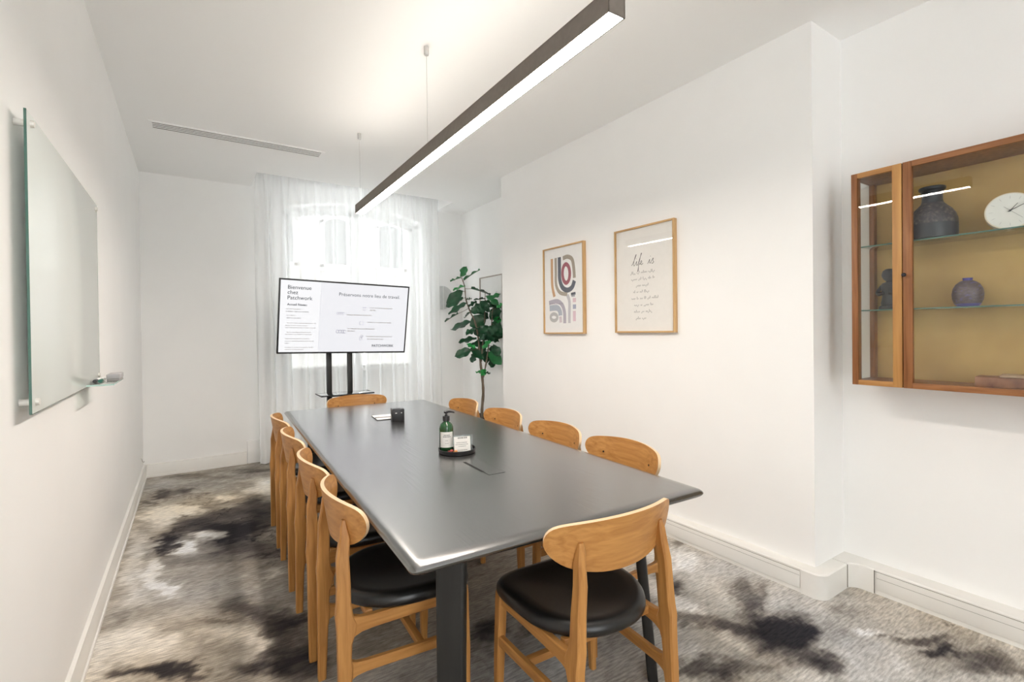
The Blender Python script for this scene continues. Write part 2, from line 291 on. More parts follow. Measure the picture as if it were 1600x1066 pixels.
# curtain pocket in the ceiling
PX0, PX1, PYL, ZP = .55, 2.64, 5.24, 3.12
cb = MB()
cb.b2((XL-.1, YF-.1, ZC), (XR2+.3, PYL, ZC+.3)); cb.b2((XL-.1, PYL, ZC), (PX0, YB+.3, ZC+.3)); cb.b2((PX1, PYL, ZC), (XR2+.3, YB+.3, ZC+.3)); cb.b2((PX0, PYL, ZP), (PX1, YB+.3, ZC+.3))
struct('ceiling', cb, M['ceil'])
struct('wall_left', MB().b2((XL-.15, YF, 0), (XL, YB, ZC)), M['wall'])
rb = MB(); OX0, OX1, OZ0, OZ1 = -.34, .95, .3, 2.75  # opening cut for the added fill-light window
rb.b2((XL-.1, YF-.15, 0), (OX0, YF, ZC)); rb.b2((OX1, YF-.15, 0), (XR2+.2, YF, ZC)); rb.b2((OX0, YF-.15, OZ1), (OX1, YF, ZC)); rb.b2((OX0, YF-.15, 0), (OX1, YF, OZ0))
struct('wall_front', rb, M['wall'])
pb = MB(); pb.b2((XP, PY0, 0), (XR2+.25, PY1, ZC))
struct('wall_right', pb, M['wall'], label='projecting part of the right wall that carries the pictures')
struct('wall_right_near', MB().b2((XR, YF, 0), (XR2+.25, PY0, ZC)), M['wall'])
struct('wall_right_far', MB().b2((XR2, PY1, 0), (XR2+.25, YB, ZC)), M['wall'])
# back wall with one wide arched opening
WX0, WX1, WZ0, WZS, RISE, WT = .84, 2.46, .25, 2.72, .13, .28
def arch(x): u = (x-(WX0+WX1)/2)/((WX1-WX0)/2); return WZS+RISE*(1-u*u)
wb = MB()
wb.b2((XL-.1, YB, 0), (WX0, YB+WT, 3.2)); wb.b2((WX1, YB, 0), (XR2+.3, YB+WT, 3.2)); wb.b2((WX0, YB, 0), (WX1, YB+WT, WZ0))
N_ = 20; xs = [WX0+(WX1-WX0)*i/N_ for i in range(N_+1)]
wb.loft([[(x, YB, arch(x)), (x, YB, 3.2), (x, YB+WT, 3.2), (x, YB+WT, arch(x))] for x in xs])
struct('wall_back', wb, M['wall'])
# apron below the window, from the end of the skirting
struct('trim_1', MB().b2((.475, YB-.022, .0), (2.6, YB, .235), .004), M['wall'], label='low painted apron panel under the window behind the curtains')
# made-up window behind the camera, added to give the room fill light
w2 = sempty('added_fill_window', ((OX0+OX1)/2, YF-.07, OZ0)); hw2 = (OX1-OX0)/2; hh2 = OZ1-OZ0
f2 = MB(); f2.b2((-hw2, -.03, 0), (-hw2+.05, .03, hh2)); f2.b2((hw2-.05, -.03, 0), (hw2, .03, hh2)); f2.b2((-hw2, -.03, 0), (hw2, .03, .05)); f2.b2((-hw2, -.03, hh2-.05), (hw2, .03, hh2)); f2.b2((-.03, -.03, 0), (.03, .03, hh2)); f2.build('window_frame', M['winframe'], w2)
for a_ in (-hw2+.05, .03): MB().b2((a_, -.003, .05), (a_+hw2-.08, .003, hh2-.05)).build('window_pane', M['glass'], w2)
# window
win = sempty('window_1', ((WX0+WX1)/2, YB+.20, WZ0))
hw = (WX1-WX0)/2
def lofted_arch(mb, x0, x1, z0, top, d, w):
    mb.b2((x0, -d/2, z0), (x0+w, d/2, top(x0+w*.5)), .004); mb.b2((x1-w, -d/2, z0), (x1, d/2, top(x1-w*.5)), .004); mb.b2((x0, -d/2, z0), (x1, d/2, z0+w), .004)
    X = [x0+(x1-x0)*i/12 for i in range(13)]
    mb.loft([[(x, -d/2, top(x)-w), (x, -d/2, top(x)), (x, d/2, top(x)), (x, d/2, top(x)-w)] for x in X])
topw = lambda x: arch(x+(WX0+WX1)/2)-WZ0
fb = MB(); lofted_arch(fb, -hw, hw, 0, topw, .09, .05); fb.build('window_frame', M['winframe'], win)
for a, b_ in ((-hw+.05, -.012), (.012, hw-.05)):
    c_ = MB(); lofted_arch(c_, a, b_, .05, lambda x: topw(x)-.05, .06, .055); leaf = c_.build('casement', M['winframe'], win)
    X = [a+.055+(b_-a-.11)*i/12 for i in range(13)]
    MB().loft([[(x, -.003, .105), (x, -.003, topw(x)-.105), (x, .003, topw(x)-.105), (x, .003, .105)] for x in X]).build('window_pane', M['glass'], leaf)
MB().b2((-hw-.02, -.30, -.03), (hw+.02, .02, .0), .006).build('window_sill', M['winframe'], win)

# skirting
def skirt(name, a, b_, nrm):
    """painted skirting: board with a thin ledge; a,b run along the wall, nrm points into the room"""
    a = Vector((*a, 0)); b_ = Vector((*b_, 0)); n_ = Vector((*nrm, 0)); prof = [(0, 0), (.018, 0), (.018, .105), (.014, .112), (.014, .122), (.0, .126)]
    mb = MB(); mb.loft([[p+n_*d+Vector((0, 0, z)) for d, z in prof] for p in (a, b_)]); s_ = struct(name, mb, M['trim'])
    MB().loft([[p+n_*d+Vector((0, 0, z)) for d, z in ((.018, .0), (.024, .0), (.024, .018), (.018, .022))] for p in (a, b_)]).build('skirting_toe', M['trim'], s_)
    return s_
skirt('baseboard_left', (XL, YF), (XL, YB), (1, 0)); skirt('baseboard_back', (XL+.02, YB), (.47, YB), (0, -1))
# deep cable trunking along the right side: rounded outer and inner corners
TH = .125
def arc(cx, cy, r, a0, a1, n_=8): return [(cx+r*math.cos(math.radians(a0+(a1-a0)*i/n_)), cy+r*math.sin(math.radians(a0+(a1-a0)*i/n_))) for i in range(n_+1)]
FX, FY, FX2 = 2.572, 1.152, 2.868
def trunk_piece(pts_out, pts_in, lab=None):
    mb = MB(); rings = []
    for (xo, yo), (xi, yi) in zip(pts_out, pts_in):
        e = Vector((xi-xo, yi-yo, 0)).normalized()
        o_ = Vector((xo, yo, 0)); i_ = Vector((xi, yi, 0))
        rings.append([o_, o_+Vector((0, 0, TH-.006)), o_+e*.006+Vector((0, 0, TH)), i_+Vector((0, 0, TH)), i_])
    return mb.loft(rings)
runA_o = [(FX, PY1), (FX, 1.2552)]; runA_i = [(XP, PY1), (XP, 1.2552)]
tr1 = struct('baseboard_right', trunk_piece(runA_o, runA_i), M['trim'])
mb = MB(); mb.b2((FX-.004, 1.262, .022), (FX, PY1, TH-.018), .001); mb.build('trunking_cover', M['trim'], tr1)
MB().b2((FX-.0046, 1.262, .088), (FX-.003, PY1, .0892)).build('cover_seam', M['trim_seam'], tr1)
r_ = .055; oc = [(FX-.006, 1.255)]+arc(FX-.006+r_, FY+r_-.006, r_, 180, 270)+[(XR-.145, FY-.006)]
ic = [(XP, 1.255)]+[(XP, PY0)]*9+[(XR-.145, PY0)]
trunk_piece(oc, ic).build('outer_corner_piece', M['trim'], tr1)
r2 = .05; oc2 = [(XR-.14, FY-.006)]+arc(FX2-r2-.006, FY-r2-.006, r2, 90, 0)+[(FX2-.006, 1.045)]
ic2 = [(XR-.14, PY0)]+[(XR, PY0)]*9+[(XR, 1.045)]
trunk_piece(oc2, ic2).build('inner_corner_piece', M['trim'], tr1)
MB().b2((XR-.1465, FY-.0085, .004), (XR-.1425, FY+.02, TH-.004)).build('corner_seam', M['trim_seam'], tr1)
tr2 = struct('baseboard_right_near', trunk_piece([(FX2, 1.045), (FX2, YF)], [(XR, 1.045), (XR, YF)]), M['trim'])
MB().b2((FX2-.004, YF, .022), (FX2, 1.035, TH-.015), .001).build('trunking_cover', M['trim'], tr2)
MB().b2((FX2-.0046, YF, .082), (FX2-.003, 1.035, .0832)).build('cover_seam', M['trim_seam'], tr2)
MB().b2((FX2-.0075, 1.043, .004), (FX2-.002, 1.045, TH-.006)).build('cover_end_seam', M['trim_seam'], tr2)
MB().b2((FX2-.0006, YF, TH-.0135), (FX2+.002, 1.045, TH-.0115)).build('lip_seam', M['trim_seam'], tr2)
MB().b2((FX-.0006, 1.262, TH-.0165), (FX+.002, PY1, TH-.0145)).build('lip_seam', M['trim_seam'], tr1)
skirt('baseboard_right_far', (XR2, YB), (XR2, PY1), (-1, 0))

# building across the courtyard, seen through the voile
bd = thing('building', 'pale stone facade with arched windows seen through the voile curtains', 'building', (4.0, 14.0, -3))
fa = MB(); fa.b2((-9, 0, 0), (9, .6, 14)); fa.build('wall', M['facade'], bd)
MB().b2((-9, -.12, 5.55), (9, 0, 5.75), .02).build('cornice', M['facade'], bd)
for kx in range(-4, 5):
    x0 = -.55+kx*1.52
    wmb = MB(); tp = lambda x: 1.32+.14*(1-((x)/.4)**2)
    lofted_arch(wmb, -.46, .46, 0, tp, .10, .09); f_ = wmb.build('window', M['winframe'], bd); f_.location = (x0, -.05, 6.15)
    X = [-.38+.76*i/10 for i in range(11)]
    MB().loft([[(x, -.004, .08), (x, -.004, tp(x)-.08), (x, .004, tp(x)-.08), (x, .004, .08)] for x in X]).build('window_pane', M['facadepane'], f_)
    MB().b2((-.55, -.1, -.09), (.55, .06, 0), .01).build('window_ledge', M['facade'], f_)

par = thing('balcony_parapet', 'low pale stone parapet just outside the window, faint through the voile', 'parapet', (1.65, 6.45, 0))
MB().b2((-1.3, -.06, -1.0), (1.3, .06, .86), .004).build('parapet_wall', M['facade'], par); MB().b2((-1.32, -.10, .86), (1.32, .10, .93), .01).build('parapet_coping', M['facade'], par)

# ------------------------------------------------------------------ table
TA = -math.radians(2.65)
tb = thing('meeting_table', 'long black stained oak meeting table in the middle of the carpet', 'table', (1.117, 2.67, 0), TA)
HL, HWd, TZ, TT = 1.505, .582, .74, .041
def rrect(hx, hy, r, z, n_=6):
    P = []
    for cx, cy, a0 in ((hx-r, hy-r, 0), (-hx+r, hy-r, 90), (-hx+r, -hy+r, 180), (hx-r, -hy+r, 270)):
        for i in range(n_+1):
            a = math.radians(a0+90*i/n_); P.append((cx+r*math.cos(a), cy+r*math.sin(a), z))
    return P
prof = [(-.060, -TT), (-.020, -TT*.84), (-.007, -TT*.64), (-.001, -TT*.48), (0, -TT*.38), (-.003, -TT*.25), (-.010, -TT*.11), (-.021, -TT*.03), (-.034, 0), (-.045, 0)]
mb = MB(); mb.loft([rrect(HWd+d, HL+d, .022+d*.3, TZ+z) for d, z in prof]); mb.build('tabletop', M['table'], tb)
for sx in (-1, 1):
    for sy in (-1, 1):
        mb = MB(); R_ = []
        for z, s_ in ((0, .040), (.02, .041), (.35, .0445), (.66, .048), (.703, .048)):
            k = z/.703; cx = sx*(.430-.032*k)+(.012 if sx < 0 else 0); cy = sy*(1.370-.055*k); q = math.sqrt(.5)
            R_.append([(cx+q*sx*(x+y), cy+q*sy*(y-x), z) for x, y, _ in rrect(s_, .0195, .010, z, 3)])
        mb.loft(R_).build('leg', M['blacksteel'], tb)
for sx in (-1, 1): MB().b2((sx*.36-.02, -1.28, .665), (sx*.36+.02, 1.28, .703), .003).build('side_rail', M['blacksteel'], tb)
for sy in (-1, 1): MB().b2((-.37, sy*1.28-.02, .665), (.37, sy*1.28+.02, .703), .003).build('end_rail', M['blacksteel'], tb)
def tloc(x, y, z=TZ): v = tb_inv @ Vector((x, y, z)); return v
tb_m = Matrix.Translation((1.117, 2.67, 0)) @ Matrix.Rotation(TA, 4, 'Z'); tb_inv = tb_m.inverted()
h0 = tloc(1.058, 2.02); hx0 = h0.x; hy1 = h0.y; hy0 = tloc(1.056, 1.776).y
MB().b2((hx0-.006, hy0+.055, TZ-.001), (hx0+.006, hy1, TZ+.0008)).build('cable_slot', M['hatch'], tb)
hb = MB(); hb.b2((hx0-.0012, hy0, TZ-.001), (hx0+.0012, hy0+.05, TZ+.0005)); hb.b2((hx0, hy0-.0010, TZ-.001), (hx0+.08, hy0+.0010, TZ+.0005)); hb.b2((hx0+.0790, hy0, TZ-.001), (hx0+.0797, hy1, TZ+.0003))
hb.build('hatch_outline', M['hatch'], tb)
MB().b2((hx0+.007, hy0+.002, TZ-.002), (hx0+.079, hy1-.002, TZ+.0003)).build('cable_hatch', M['table'], tb)

# ------------------------------------------------------------------ chairs
def bar(mb, secs, ch=.006):
    """loft of chamfered rectangles; secs = (centre, half-x-vector, half-y-vector)"""
    R_ = []
    for c, u, w in secs:
        c = Vector(c); u = Vector(u); w = Vector(w); cu = min(ch/u.length, .45); cw = min(ch/w.length, .45); P = []
        for a, b_ in ((1, 1-cw), (1-cu, 1), (-1+cu, 1), (-1, 1-cw), (-1, -1+cw), (-1+cu, -1), (1-cu, -1), (1, -1+cw)): P.append(c+u*a+w*b_)
        R_.append(P)
    return mb.loft(R_)
def make_chair(label):
    t = thing('dining_chair', label, 'chair', group='oak chairs around the meeting table')
    # seat pad
    def ring(k, z, dz=0.):
        P = []
        for i in range(56):
            a = 2*PI*i/56; ca, sa = math.cos(a), math.sin(a); e = 2/4.6 if sa > 0 else 2/2.8
            x = math.copysign(abs(ca)**e, ca); y = math.copysign(abs(sa)**e, sa)
            w = .229+.013*y-(.020*max(0, -y)**2); yy = y*.225+.018
            if y < 0: yy += .030*abs(x)**2.2*(-y)
            P.append((x*w*k, (yy-.018)*k+.018, z+dz*(abs(x)**2)*k))
        return P
    mb = MB(); mb.loft([ring(.90, .428), ring(.975, .431), ring(1.0, .440), ring(1.0, .449), ring(.990, .459), ring(.955, .4675, .003), ring(.88, .4695, .005), ring(.74, .463, .008), ring(.52, .456, .010), ring(.25, .453, .010), ring(.04, .4525)])
    mb.build('seat', M['leather'], t, ang=60)
    # backrest, curved plywood with a straight top edge and a bowed bottom edge
    def bk(u, v, side):
        T = .803-.016*u*u; B = .635+.058*abs(u)**2.4; mid = T-.042; e = (1-abs(u)**15)**.5 if abs(u) < 1 else 0
        T2 = mid+(T-mid)*e; B2 = mid+(B-mid)*((1-abs(u)**9)**.5 if abs(u) < 1 else 0)
        z = B2+(T2-B2)*v; x = .255*u; y = -.225+.078*u*u-(z-.70)*.16
        nrm = Vector((-2*.078*u/.255, 1, .16)).normalized()
        return Vector((x, y, z))+nrm*(.0065*side)
    us = [math.sin(PI/2*(-1+2*i/30)) for i in range(31)]; us[0] = -.9995; us[-1] = .9995; vs = [0, .12, .35, .65, .88, 1]
    mb = MB(); F = [[bk(u, v, 1) for u in us] for v in vs]; Bk = [[bk(u, v, -1) for u in us] for v in vs]
    mb.grid(F); mb.grid(Bk)
    mb.grid([F[0], Bk[0]], 1); mb.grid([F[-1], Bk[-1]], 1); mb.grid([[r[0] for r in F], [r[0] for r in Bk]], 1); mb.grid([[r[-1] for r in F], [r[-1] for r in Bk]], 1)
    bo = mb.build('backrest', [M['oak_x'], M['oak_edge']], t, ang=50)
    for s in (-1, 1):
        # rear leg: boomerang profile, thickest where the seat rail meets it
        mb = MB(); S = []
        for z, y0, y1, x, w in ((0, -.240, -.210, .205, .014), (.10, -.240, -.206, .201, .0155), (.21, -.240, -.202, .196, .0165), (.245, -.240, -.196, .195, .0165), (.275, -.240, -.194, .194, .017), (.305, -.240, -.198, .192, .017), (.35, -.240, -.195, .190, .017), (.385, -.240, -.182, .189, .017), (.41, -.2415, -.178, .187, .017), (.44, -.244, -.190, .185, .017), (.475, -.240, -.195, .182, .0165), (.54, -.237, -.195, .178, .016), (.62, -.236, -.197, .171, .0155), (.68, -.262, -.222, .166, .014), (.715, -.266, -.232, .163, .012), (.74, -.268, -.243, .161, .008)):
            yb = -.225+.078*(x/.255)**2-(z-.70)*.16-.0065
            if z > .66: y1 = yb+.004; y0 = y1-(.034 if z < .7 else .024 if z < .73 else .012)
            S.append(((s*x, (y0+y1)/2, z), (w, 0, 0), (0, (y1-y0)/2, 0)))
        bar(mb, S, .005).build('rear_leg', M['oak_z'], t)
        mb = MB(); bar(mb, [((s*.216, .198, 0), (.012, 0, 0), (0, .013, 0)), ((s*.208, .198, .20), (.0155, 0, 0), (0, .017, 0)), ((s*.200, .195, .40), (.0165, 0, 0), (0, .019, 0)), ((s*.198, .193, .432), (.0165, 0, 0), (0, .019, 0))], .005).build('front_leg', M['oak_z'], t)
        mb = MB(); bar(mb, [((s*.188, -.188, .400), (.0125, 0, 0), (0, 0, .034)), ((s*.189, -.165, .401), (.0125, 0, 0), (0, 0, .025)), ((s*.190, -.13, .402), (.0125, 0, 0), (0, 0, .022)), ((s*.196, .06, .405), (.012, 0, 0), (0, 0, .020)), ((s*.199, .19, .406), (.012, 0, 0), (0, 0, .022))], .004).build('seat_rail', M['oak_y'], t)
        mb = MB(); bar(mb, [((s*.194, -.202, .263), (.0115, 0, 0), (0, 0, .032)), ((s*.194, -.182, .263), (.0115, 0, 0), (0, 0, .022)), ((s*.195, -.15, .263), (.0115, 0, 0), (0, 0, .018)), ((s*.203, .06, .262), (.0115, 0, 0), (0, 0, .017)), ((s*.209, .20, .262), (.0115, 0, 0), (0, 0, .019))], .004).build('side_stretcher', M['oak_y'], t)
        yb = bk(s*.62, .45, 1); sb = MB(); nrm = Vector((-2*.078*s*.62/.255, 1, .16)).normalized()
        sb.tube([yb-nrm*.002, yb+nrm*.0015], .005, 10).build('screw_cap', M['darkscrew'], bo)
    MB().b2((-.200, .028, .250), (.200, .052, .276), .003).build('cross_stretcher', M['oak_x'], t)
    MB().b2((-.185, .182, .388), (.185, .204, .426), .003).build('front_rail', M['oak_x'], t)
    MB().b2((-.175, -.145, .400), (.175, -.122, .428), .003).build('back_rail', M['oak_x'], t)
    return t
c0 = make_chair('oak chair at the near end of the table, its back turned to the camera')
c0.location = (1.096, 1.258, 0); c0.rotation_euler = (0, 0, TA)
G = 'oak chairs around the meeting table'
dup(c0, (1.20, 4.13, 0), PI+TA, 'oak chair at far table end below the television, only its curved top showing', G)
for (x, y), lb in zip(((.624, 1.782), (.636, 2.325), (.658, 2.965), (.682, 3.572)),
        ('nearest chair of the left row, whole black seat showing beside the near table corner', 'second chair from the camera in the left row, behind the nearest one', 'third chair from the camera in the left row, mostly hidden by nearer backs', 'farthest chair of the left row, beside the far left table corner')):
    dup(c0, (x, y, 0), -PI/2+TA, lb, G)
for (x, y), lb in zip(((1.580, 1.70), (1.593, 2.24), (1.62, 2.845), (1.645, 3.47)),
        ('nearest chair of the right row, largest backrest showing above the right table edge', 'second chair from the camera in the right row, backrest under the large framed text', 'third chair from the camera in the right row, backrest just right of the plant trunk', 'farthest chair of the right row, small backrest left of the plant trunk')):
    dup(c0, (x, y, 0), PI/2+TA, lb, G)

# ------------------------------------------------------------------ pendant lamp
LA = -math.radians(1.1); LZ = 2.28
lp = thing('linear_pendant', 'long dark linear pendant lamp with glowing underside hung over the table', 'lamp', (1.091, 2.435, LZ), LA)
mb = MB(); w_, h_, L_ = .0335, .068, 1.407
mb.b2((-w_, -L_, 0), (-w_+.004, L_, h_)); mb.b2((w_-.004, -L_, 0), (w_, L_, h_)); mb.b2((-w_, -L_, h_-.004), (w_, L_, h_)); mb.b2((-w_, -L_, 0), (w_, -L_+.004, h_)); mb.b2((-w_, L_-.004, 0), (w_, L_, h_))
mb.build('housing', M['lampbody'], lp)
MB().b2((-w_+.004, -L_+.004, .001), (w_-.004, L_-.004, .006)).build('diffuser', M['lamplight'], lp)
M['fill_uplight'] = mat('added_uplight', (.9, .9, .9), .5, emis=(1.0, .92, .82), es=FILL_UPLIGHT_POWER)  # glowing strip added on top of the pendant to brighten the ceiling
MB().b2((-w_+.008, -L_+.1, h_-.001), (w_-.008, L_-.1, h_+.001)).build('added_uplight', M['fill_uplight'], lp)
for yy in (-1.36, .03, 1.38):
    MB().tube([(0, yy, h_-.002), (0, yy, ZC-LZ)], .0012, 6).build('cable', M['steel'], lp)
    MB().lathe([(.012, ZC-LZ-.045), (.014, ZC-LZ-.040), (.014, ZC-LZ)], (0, yy, 0), 16).build('ceiling_cap', M['steel'], lp)
    MB().lathe([(.006, h_-.002), (.006, h_+.02), (.003, h_+.025)], (0, yy, 0), 12).build('cable_grip', M['steel'], lp)

# ------------------------------------------------------------------ ceiling slot vent
vt = thing('ceiling_vent', 'long white slot air vent with dark gaps set in the ceiling', 'vent', (.372, 4.435, ZC), 0)
MB().b2((-.585, -.062, -.004), (.585, .062, .002)).build('backing', M['ventdark'], vt)
vb = MB(); vb.b2((-.610, -.080, -.006), (-.585, .080, .0)); vb.b2((.585, -.080, -.006), (.610, .080, 0)); vb.b2((-.585, -.080, -.006), (.585, -.057, 0)); vb.b2((-.585, .057, -.006), (.585, .080, 0)); vb.build('frame', M['ceil'], vt)
for k in range(3):
    yy = -.032+.032*k; MB().b2((-.585, yy-.009, -.0055), (.585, yy+.009, -.003)).build('slat', M['ceil'], vt)

# ------------------------------------------------------------------ curtains
def curtain(name, label, x0, x1, seed, ybase=5.61):
    rs = random.Random(seed); t = thing(name, label, 'curtain', ((x0+x1)/2, ybase, 0), group='white voile curtains at the window')
    W_ = x1-x0; nf = int(W_/.078); ph = [rs.uniform(-.5, .5) for _ in range(nf+2)]; am = [rs.uniform(.6, 1.25) for _ in range(nf+2)]
    cols_ = nf*12+1; zs = [.012, .05, .3, .7, 1.1, 1.5, 1.9, 2.3, 2.6, 2.78, 2.86, 2.93, 2.98, 3.02, 3.05]; P = []
    for z in zs:
        row = []; k = min(1, max(0, (3.02-z)/.5)); tight = 1-k
        for i in range(cols_):
            s = i/12; f = int(s); fr = s-f; a = am[f]*(1-fr)+am[min(f+1, nf)]*fr; p = ph[f]*(1-fr)+ph[min(f+1, nf)]*fr
            y = math.sin(2*PI*s+p*k*2.2)*(.010*tight+.024*k*a)+.010*math.sin(s*.9+z*1.3+seed)*k
            x = x0+W_*i/(cols_-1)+(.020*math.sin(2*PI*s*.5+seed+z*.7)*k)
            if tight > .3: y += .012*max(0, math.cos(2*PI*s))**6
            row.append((x-(x0+x1)/2, y, z))
        P.append(row)
    MB().grid(P).build('voile', M['voile'], t, ang=180)
    hb = MB(); hb.grid([[(p[0], p[1]-.002, z) for p in P[-1]] for z in (2.97, 3.05)]); hb.build('heading_tape', M['voile'], t, ang=180)
    hm = MB(); hm.grid([[(p[0], p[1]-.002, z) for p in P[1]] for z in (.012, .10)]); hm.build('hem', M['voile'], t, ang=180)
    return t
curtain('voile_curtain', 'left white voile curtain, hanging beside the low apron panel behind the television', .575, 1.635, 3)
curtain('voile_curtain', 'right white voile curtain, hanging between the television and the plant', 1.662, 2.615, 8)
tk = MB(); tk.b2((PX0+.01, 5.595, 3.055), (PX1-.01, 5.625, 3.10), .004); tag(tk.build('curtain_rail', M['winframe']), 'white curtain rail inside the ceiling pocket over the voile', 'rail')

# ------------------------------------------------------------------ television and stand
tv = thing('television', 'flat television showing a white French welcome page before the curtains', 'television', (1.279, 4.96, 1.150))
ex = Vector((1.239, 0, -.031)).normalized(); ez = Vector((.005, -.12, .690)); ez = (ez-ex*ez.dot(ex)).normalized(); ey = ez.cross(ex)
tv.matrix_world = Matrix(((ex.x, ey.x, ez.x, 1.279), (ex.y, ey.y, ez.y, 4.96), (ex.z, ey.z, ez.z, 1.150), (0, 0, 0, 1)))
TW, THt = 1.240, .702
MB().b2((-TW/2, .0, 0), (TW/2, .028, THt), .004).build('casing', M['blackplastic'], tv)
MB().b2((-.30, .028, .10), (.30, .055, .55), .008).build('back_box', M['blackplastic'], tv)
bz = .0135; mb = MB()
mb.b2((-TW/2, -.006, 0), (-TW/2+bz, .002, THt), .001); mb.b2((TW/2-bz, -.006, 0), (TW/2, .002, THt), .001); mb.b2((-TW/2, -.006, THt-bz), (TW/2, .002, THt), .001); mb.b2((-TW/2, -.006, 0), (TW/2, .002, bz+.002), .001)
mb.build('bezel', M['blackplastic'], tv)
scr_main = mat('screen_lavender', (.05, .05, .05), .2, emis=(.915, .92, .96), es=0.169); scr_panel = mat('screen_white', (.05, .05, .05), .2, emis=(.955, .96, .98), es=0.177)
sx0, sx1, sz0, sz1 = -TW/2+bz, TW/2-bz, bz+.002, THt-bz; SWd, SHt = sx1-sx0, sz1-sz0
MB().grid([[(sx0, -.003, sz0), (sx1, -.003, sz0)], [(sx0, -.003, sz1), (sx1, -.003, sz1)]]).build('screen', scr_main, tv)
U = lambda u: sx0+u*SWd
V = lambda v: sz1-v*SHt
MB().grid([[(U(.0), -.0034, V(1)), (U(.287), -.0034, V(1))], [(U(0), -.0034, V(0)), (U(.287), -.0034, V(0))]]).build('side_panel', scr_panel, tv)
MB().grid([[(U(.287), -.0034, V(.98)), (U(.290), -.0034, V(.98))], [(U(.287), -.0034, V(.14)), (U(.290), -.0034, V(.14))]]).build('panel_edge', mat('screen_grey', (.1, .1, .1), .3, emis=(.8, .8, .85), es=0.158), tv)
sink = mat('screen_ink', (.012, .014, .03), .5)
for s_, u, v, sz, bo in (('Bienvenue', .048, .118, .050, .0003), ('chez', .048, .188, .050, .0003), ('Patchwork', .048, .262, .050, .0003), ('Accueil Réseau', .050, .345, .028, .0006)):
    text_mesh('lettering', s_, sz, (U(u), -.0042, V(v)), tv, sink, bo)
text_mesh('lettering', 'Préservons notre lieu de travail.', .0475, (U(.425), -.0042, V(.178)), tv, sink, 0.)
text_mesh('lettering', 'PATCHWORK', .036, (U(.715), -.0042, V(.93)), tv, sink, .0006)
rs = random.Random(5); sp = MB(); sp2 = MB()
def fine_line(mb, u0, u1, v, h):
    x = u0
    while x < u1:
        w = rs.uniform(.004, .011); mb.grid([[(U(x), -.004, V(v+h/2)), (U(min(x+w, u1)), -.004, V(v+h/2))], [(U(x), -.004, V(v-h/2)), (U(min(x+w, u1)), -.004, V(v-h/2))]]); x += w+rs.uniform(.002, .006)
for u0, u1, v, dk in ((.045, .15, .395, 0), (.045, .205, .43, 1), (.05, .11, .485, 0), (.05, .15, .52, 1), (.055, .26, .59, 0), (.045, .20, .625, 0), (.045, .26, .655, 0), (.055, .23, .72, 0), (.045, .235, .75, 0), (.045, .22, .81, 0), (.045, .25, .845, 0), (.045, .07, .875, 1), (.045, .25, .935, 0), (.045, .18, .965, 0)):
    fine_line(sp2 if dk else sp, u0, u1, v, .009)
for u0, u1, v in ((.68, .87, .335), (.68, .73, .37), (.495, .70, .45), (.665, .875, .555), (.51, .73, .655), (.51, .565, .69), (.665, .885, .77), (.675, .81, .81)): fine_line(sp, u0, u1, v, .013)
tag(sp.build('small_print', M['inklight'], tv, smooth=False), kind='stuff'); tag(sp2.build('small_print', M['inkgrey'], tv, smooth=False), kind='stuff')
ic = MB()
def squig(cx, cz, w, h, k, seed):
    r = random.Random(seed); pts = [(U(cx)+r.uniform(-.5, .5)*w, V(cz)+r.uniform(-.5, .5)*h) for _ in range(k)]
    ribbon(ic, [(p.x, p.y) for p in smooth_pts([(a, b_, 0) for a, b_ in pts], 4)], .0022, -.0041)
def ringp(cx, cz, rx, rz, a0=0, a1=360, w=.002):
    ribbon(ic, [(U(cx)+rx*math.cos(math.radians(a0+(a1-a0)*i/16)), V(cz)+rz*math.sin(math.radians(a0+(a1-a0)*i/16))) for i in range(17)], w, -.0041)
ringp(.635, .355, .015, .014, 200, 340); ringp(.627, .335, .006, .006); ringp(.643, .335, .006, .006)
for q in (.425, .44, .455, .47): ringp(q, .435, .008, .012, 0, 300)
ringp(.610, .57, .010, .016, 60, 300); ringp(.628, .57, .010, .016, -120, 120)
for q in (.43, .45, .47, .485): ringp(q, .70, .013, .015, 20, 330, .003)
ringp(.625, .77, .008, .016); ringp(.635, .79, .010, .020, 30, 280); ringp(.615, .80, .006, .02, 100, 330)
ic.build('icons', mat('screen_icon_ink', (.10, .09, .22), .5), tv)

st = thing('television_stand', 'black twin post television stand with glass shelf before the window', 'stand', (1.242, 5.03, 0))
for s in (-1, 1):
    MB().b2((s*.101-.024, -.012, .10), (s*.101+.024, .022, 1.62), .004).build('post', M['blacksteel'], st)
MB().b2((-.115, -.008, .655), (.115, .018, .700), .003).build('crossbar', M['blacksteel'], st)
MB().b2((-.25, .022, 1.30), (.30, .030, 1.62), .002).build('mounting_plate', M['blacksteel'], st)
MB().b2((-.25, -.02, 1.42), (.27, .024, 1.46), .002).build('mounting_arm', M['blacksteel'], st)
sh = MB(); sh.box((.02, -.115, .755), (.50, .26, .010), .002); so = sh.build('shelf', glass_mat('smoked_shelf', (.62, .65, .66), 2.2), st)
eb = MB(); eb.b2((-.231, -.2465, .7495), (.271, -.2445, .7605)); eb.b2((-.2315, -.2465, .7495), (-.2295, .0155, .7605)); eb.b2((.2695, -.2465, .7495), (.2715, .0155, .7605)); eb.build('shelf_edge', M['blackplastic'], so)
MB().b2((-.11, -.09, .725), (.11, -.01, .748), .003).build('shelf_bracket', M['blacksteel'], st)
bb = MB(); bb.b2((-.30, -.26, .055), (-.24, .28, .10), .006); bb.b2((.24, -.26, .055), (.30, .28, .10), .006); bb.b2((-.30, -.03, .06), (.30, .04, .10), .006); bb.build('base', M['blacksteel'], st)
for sx in (-.27, .27):
    for sy in (-.23, .25): MB().tube([(sx-.012, sy, .028), (sx+.012, sy, .028)], .028, 14).build('caster', M['blackplastic'], st)

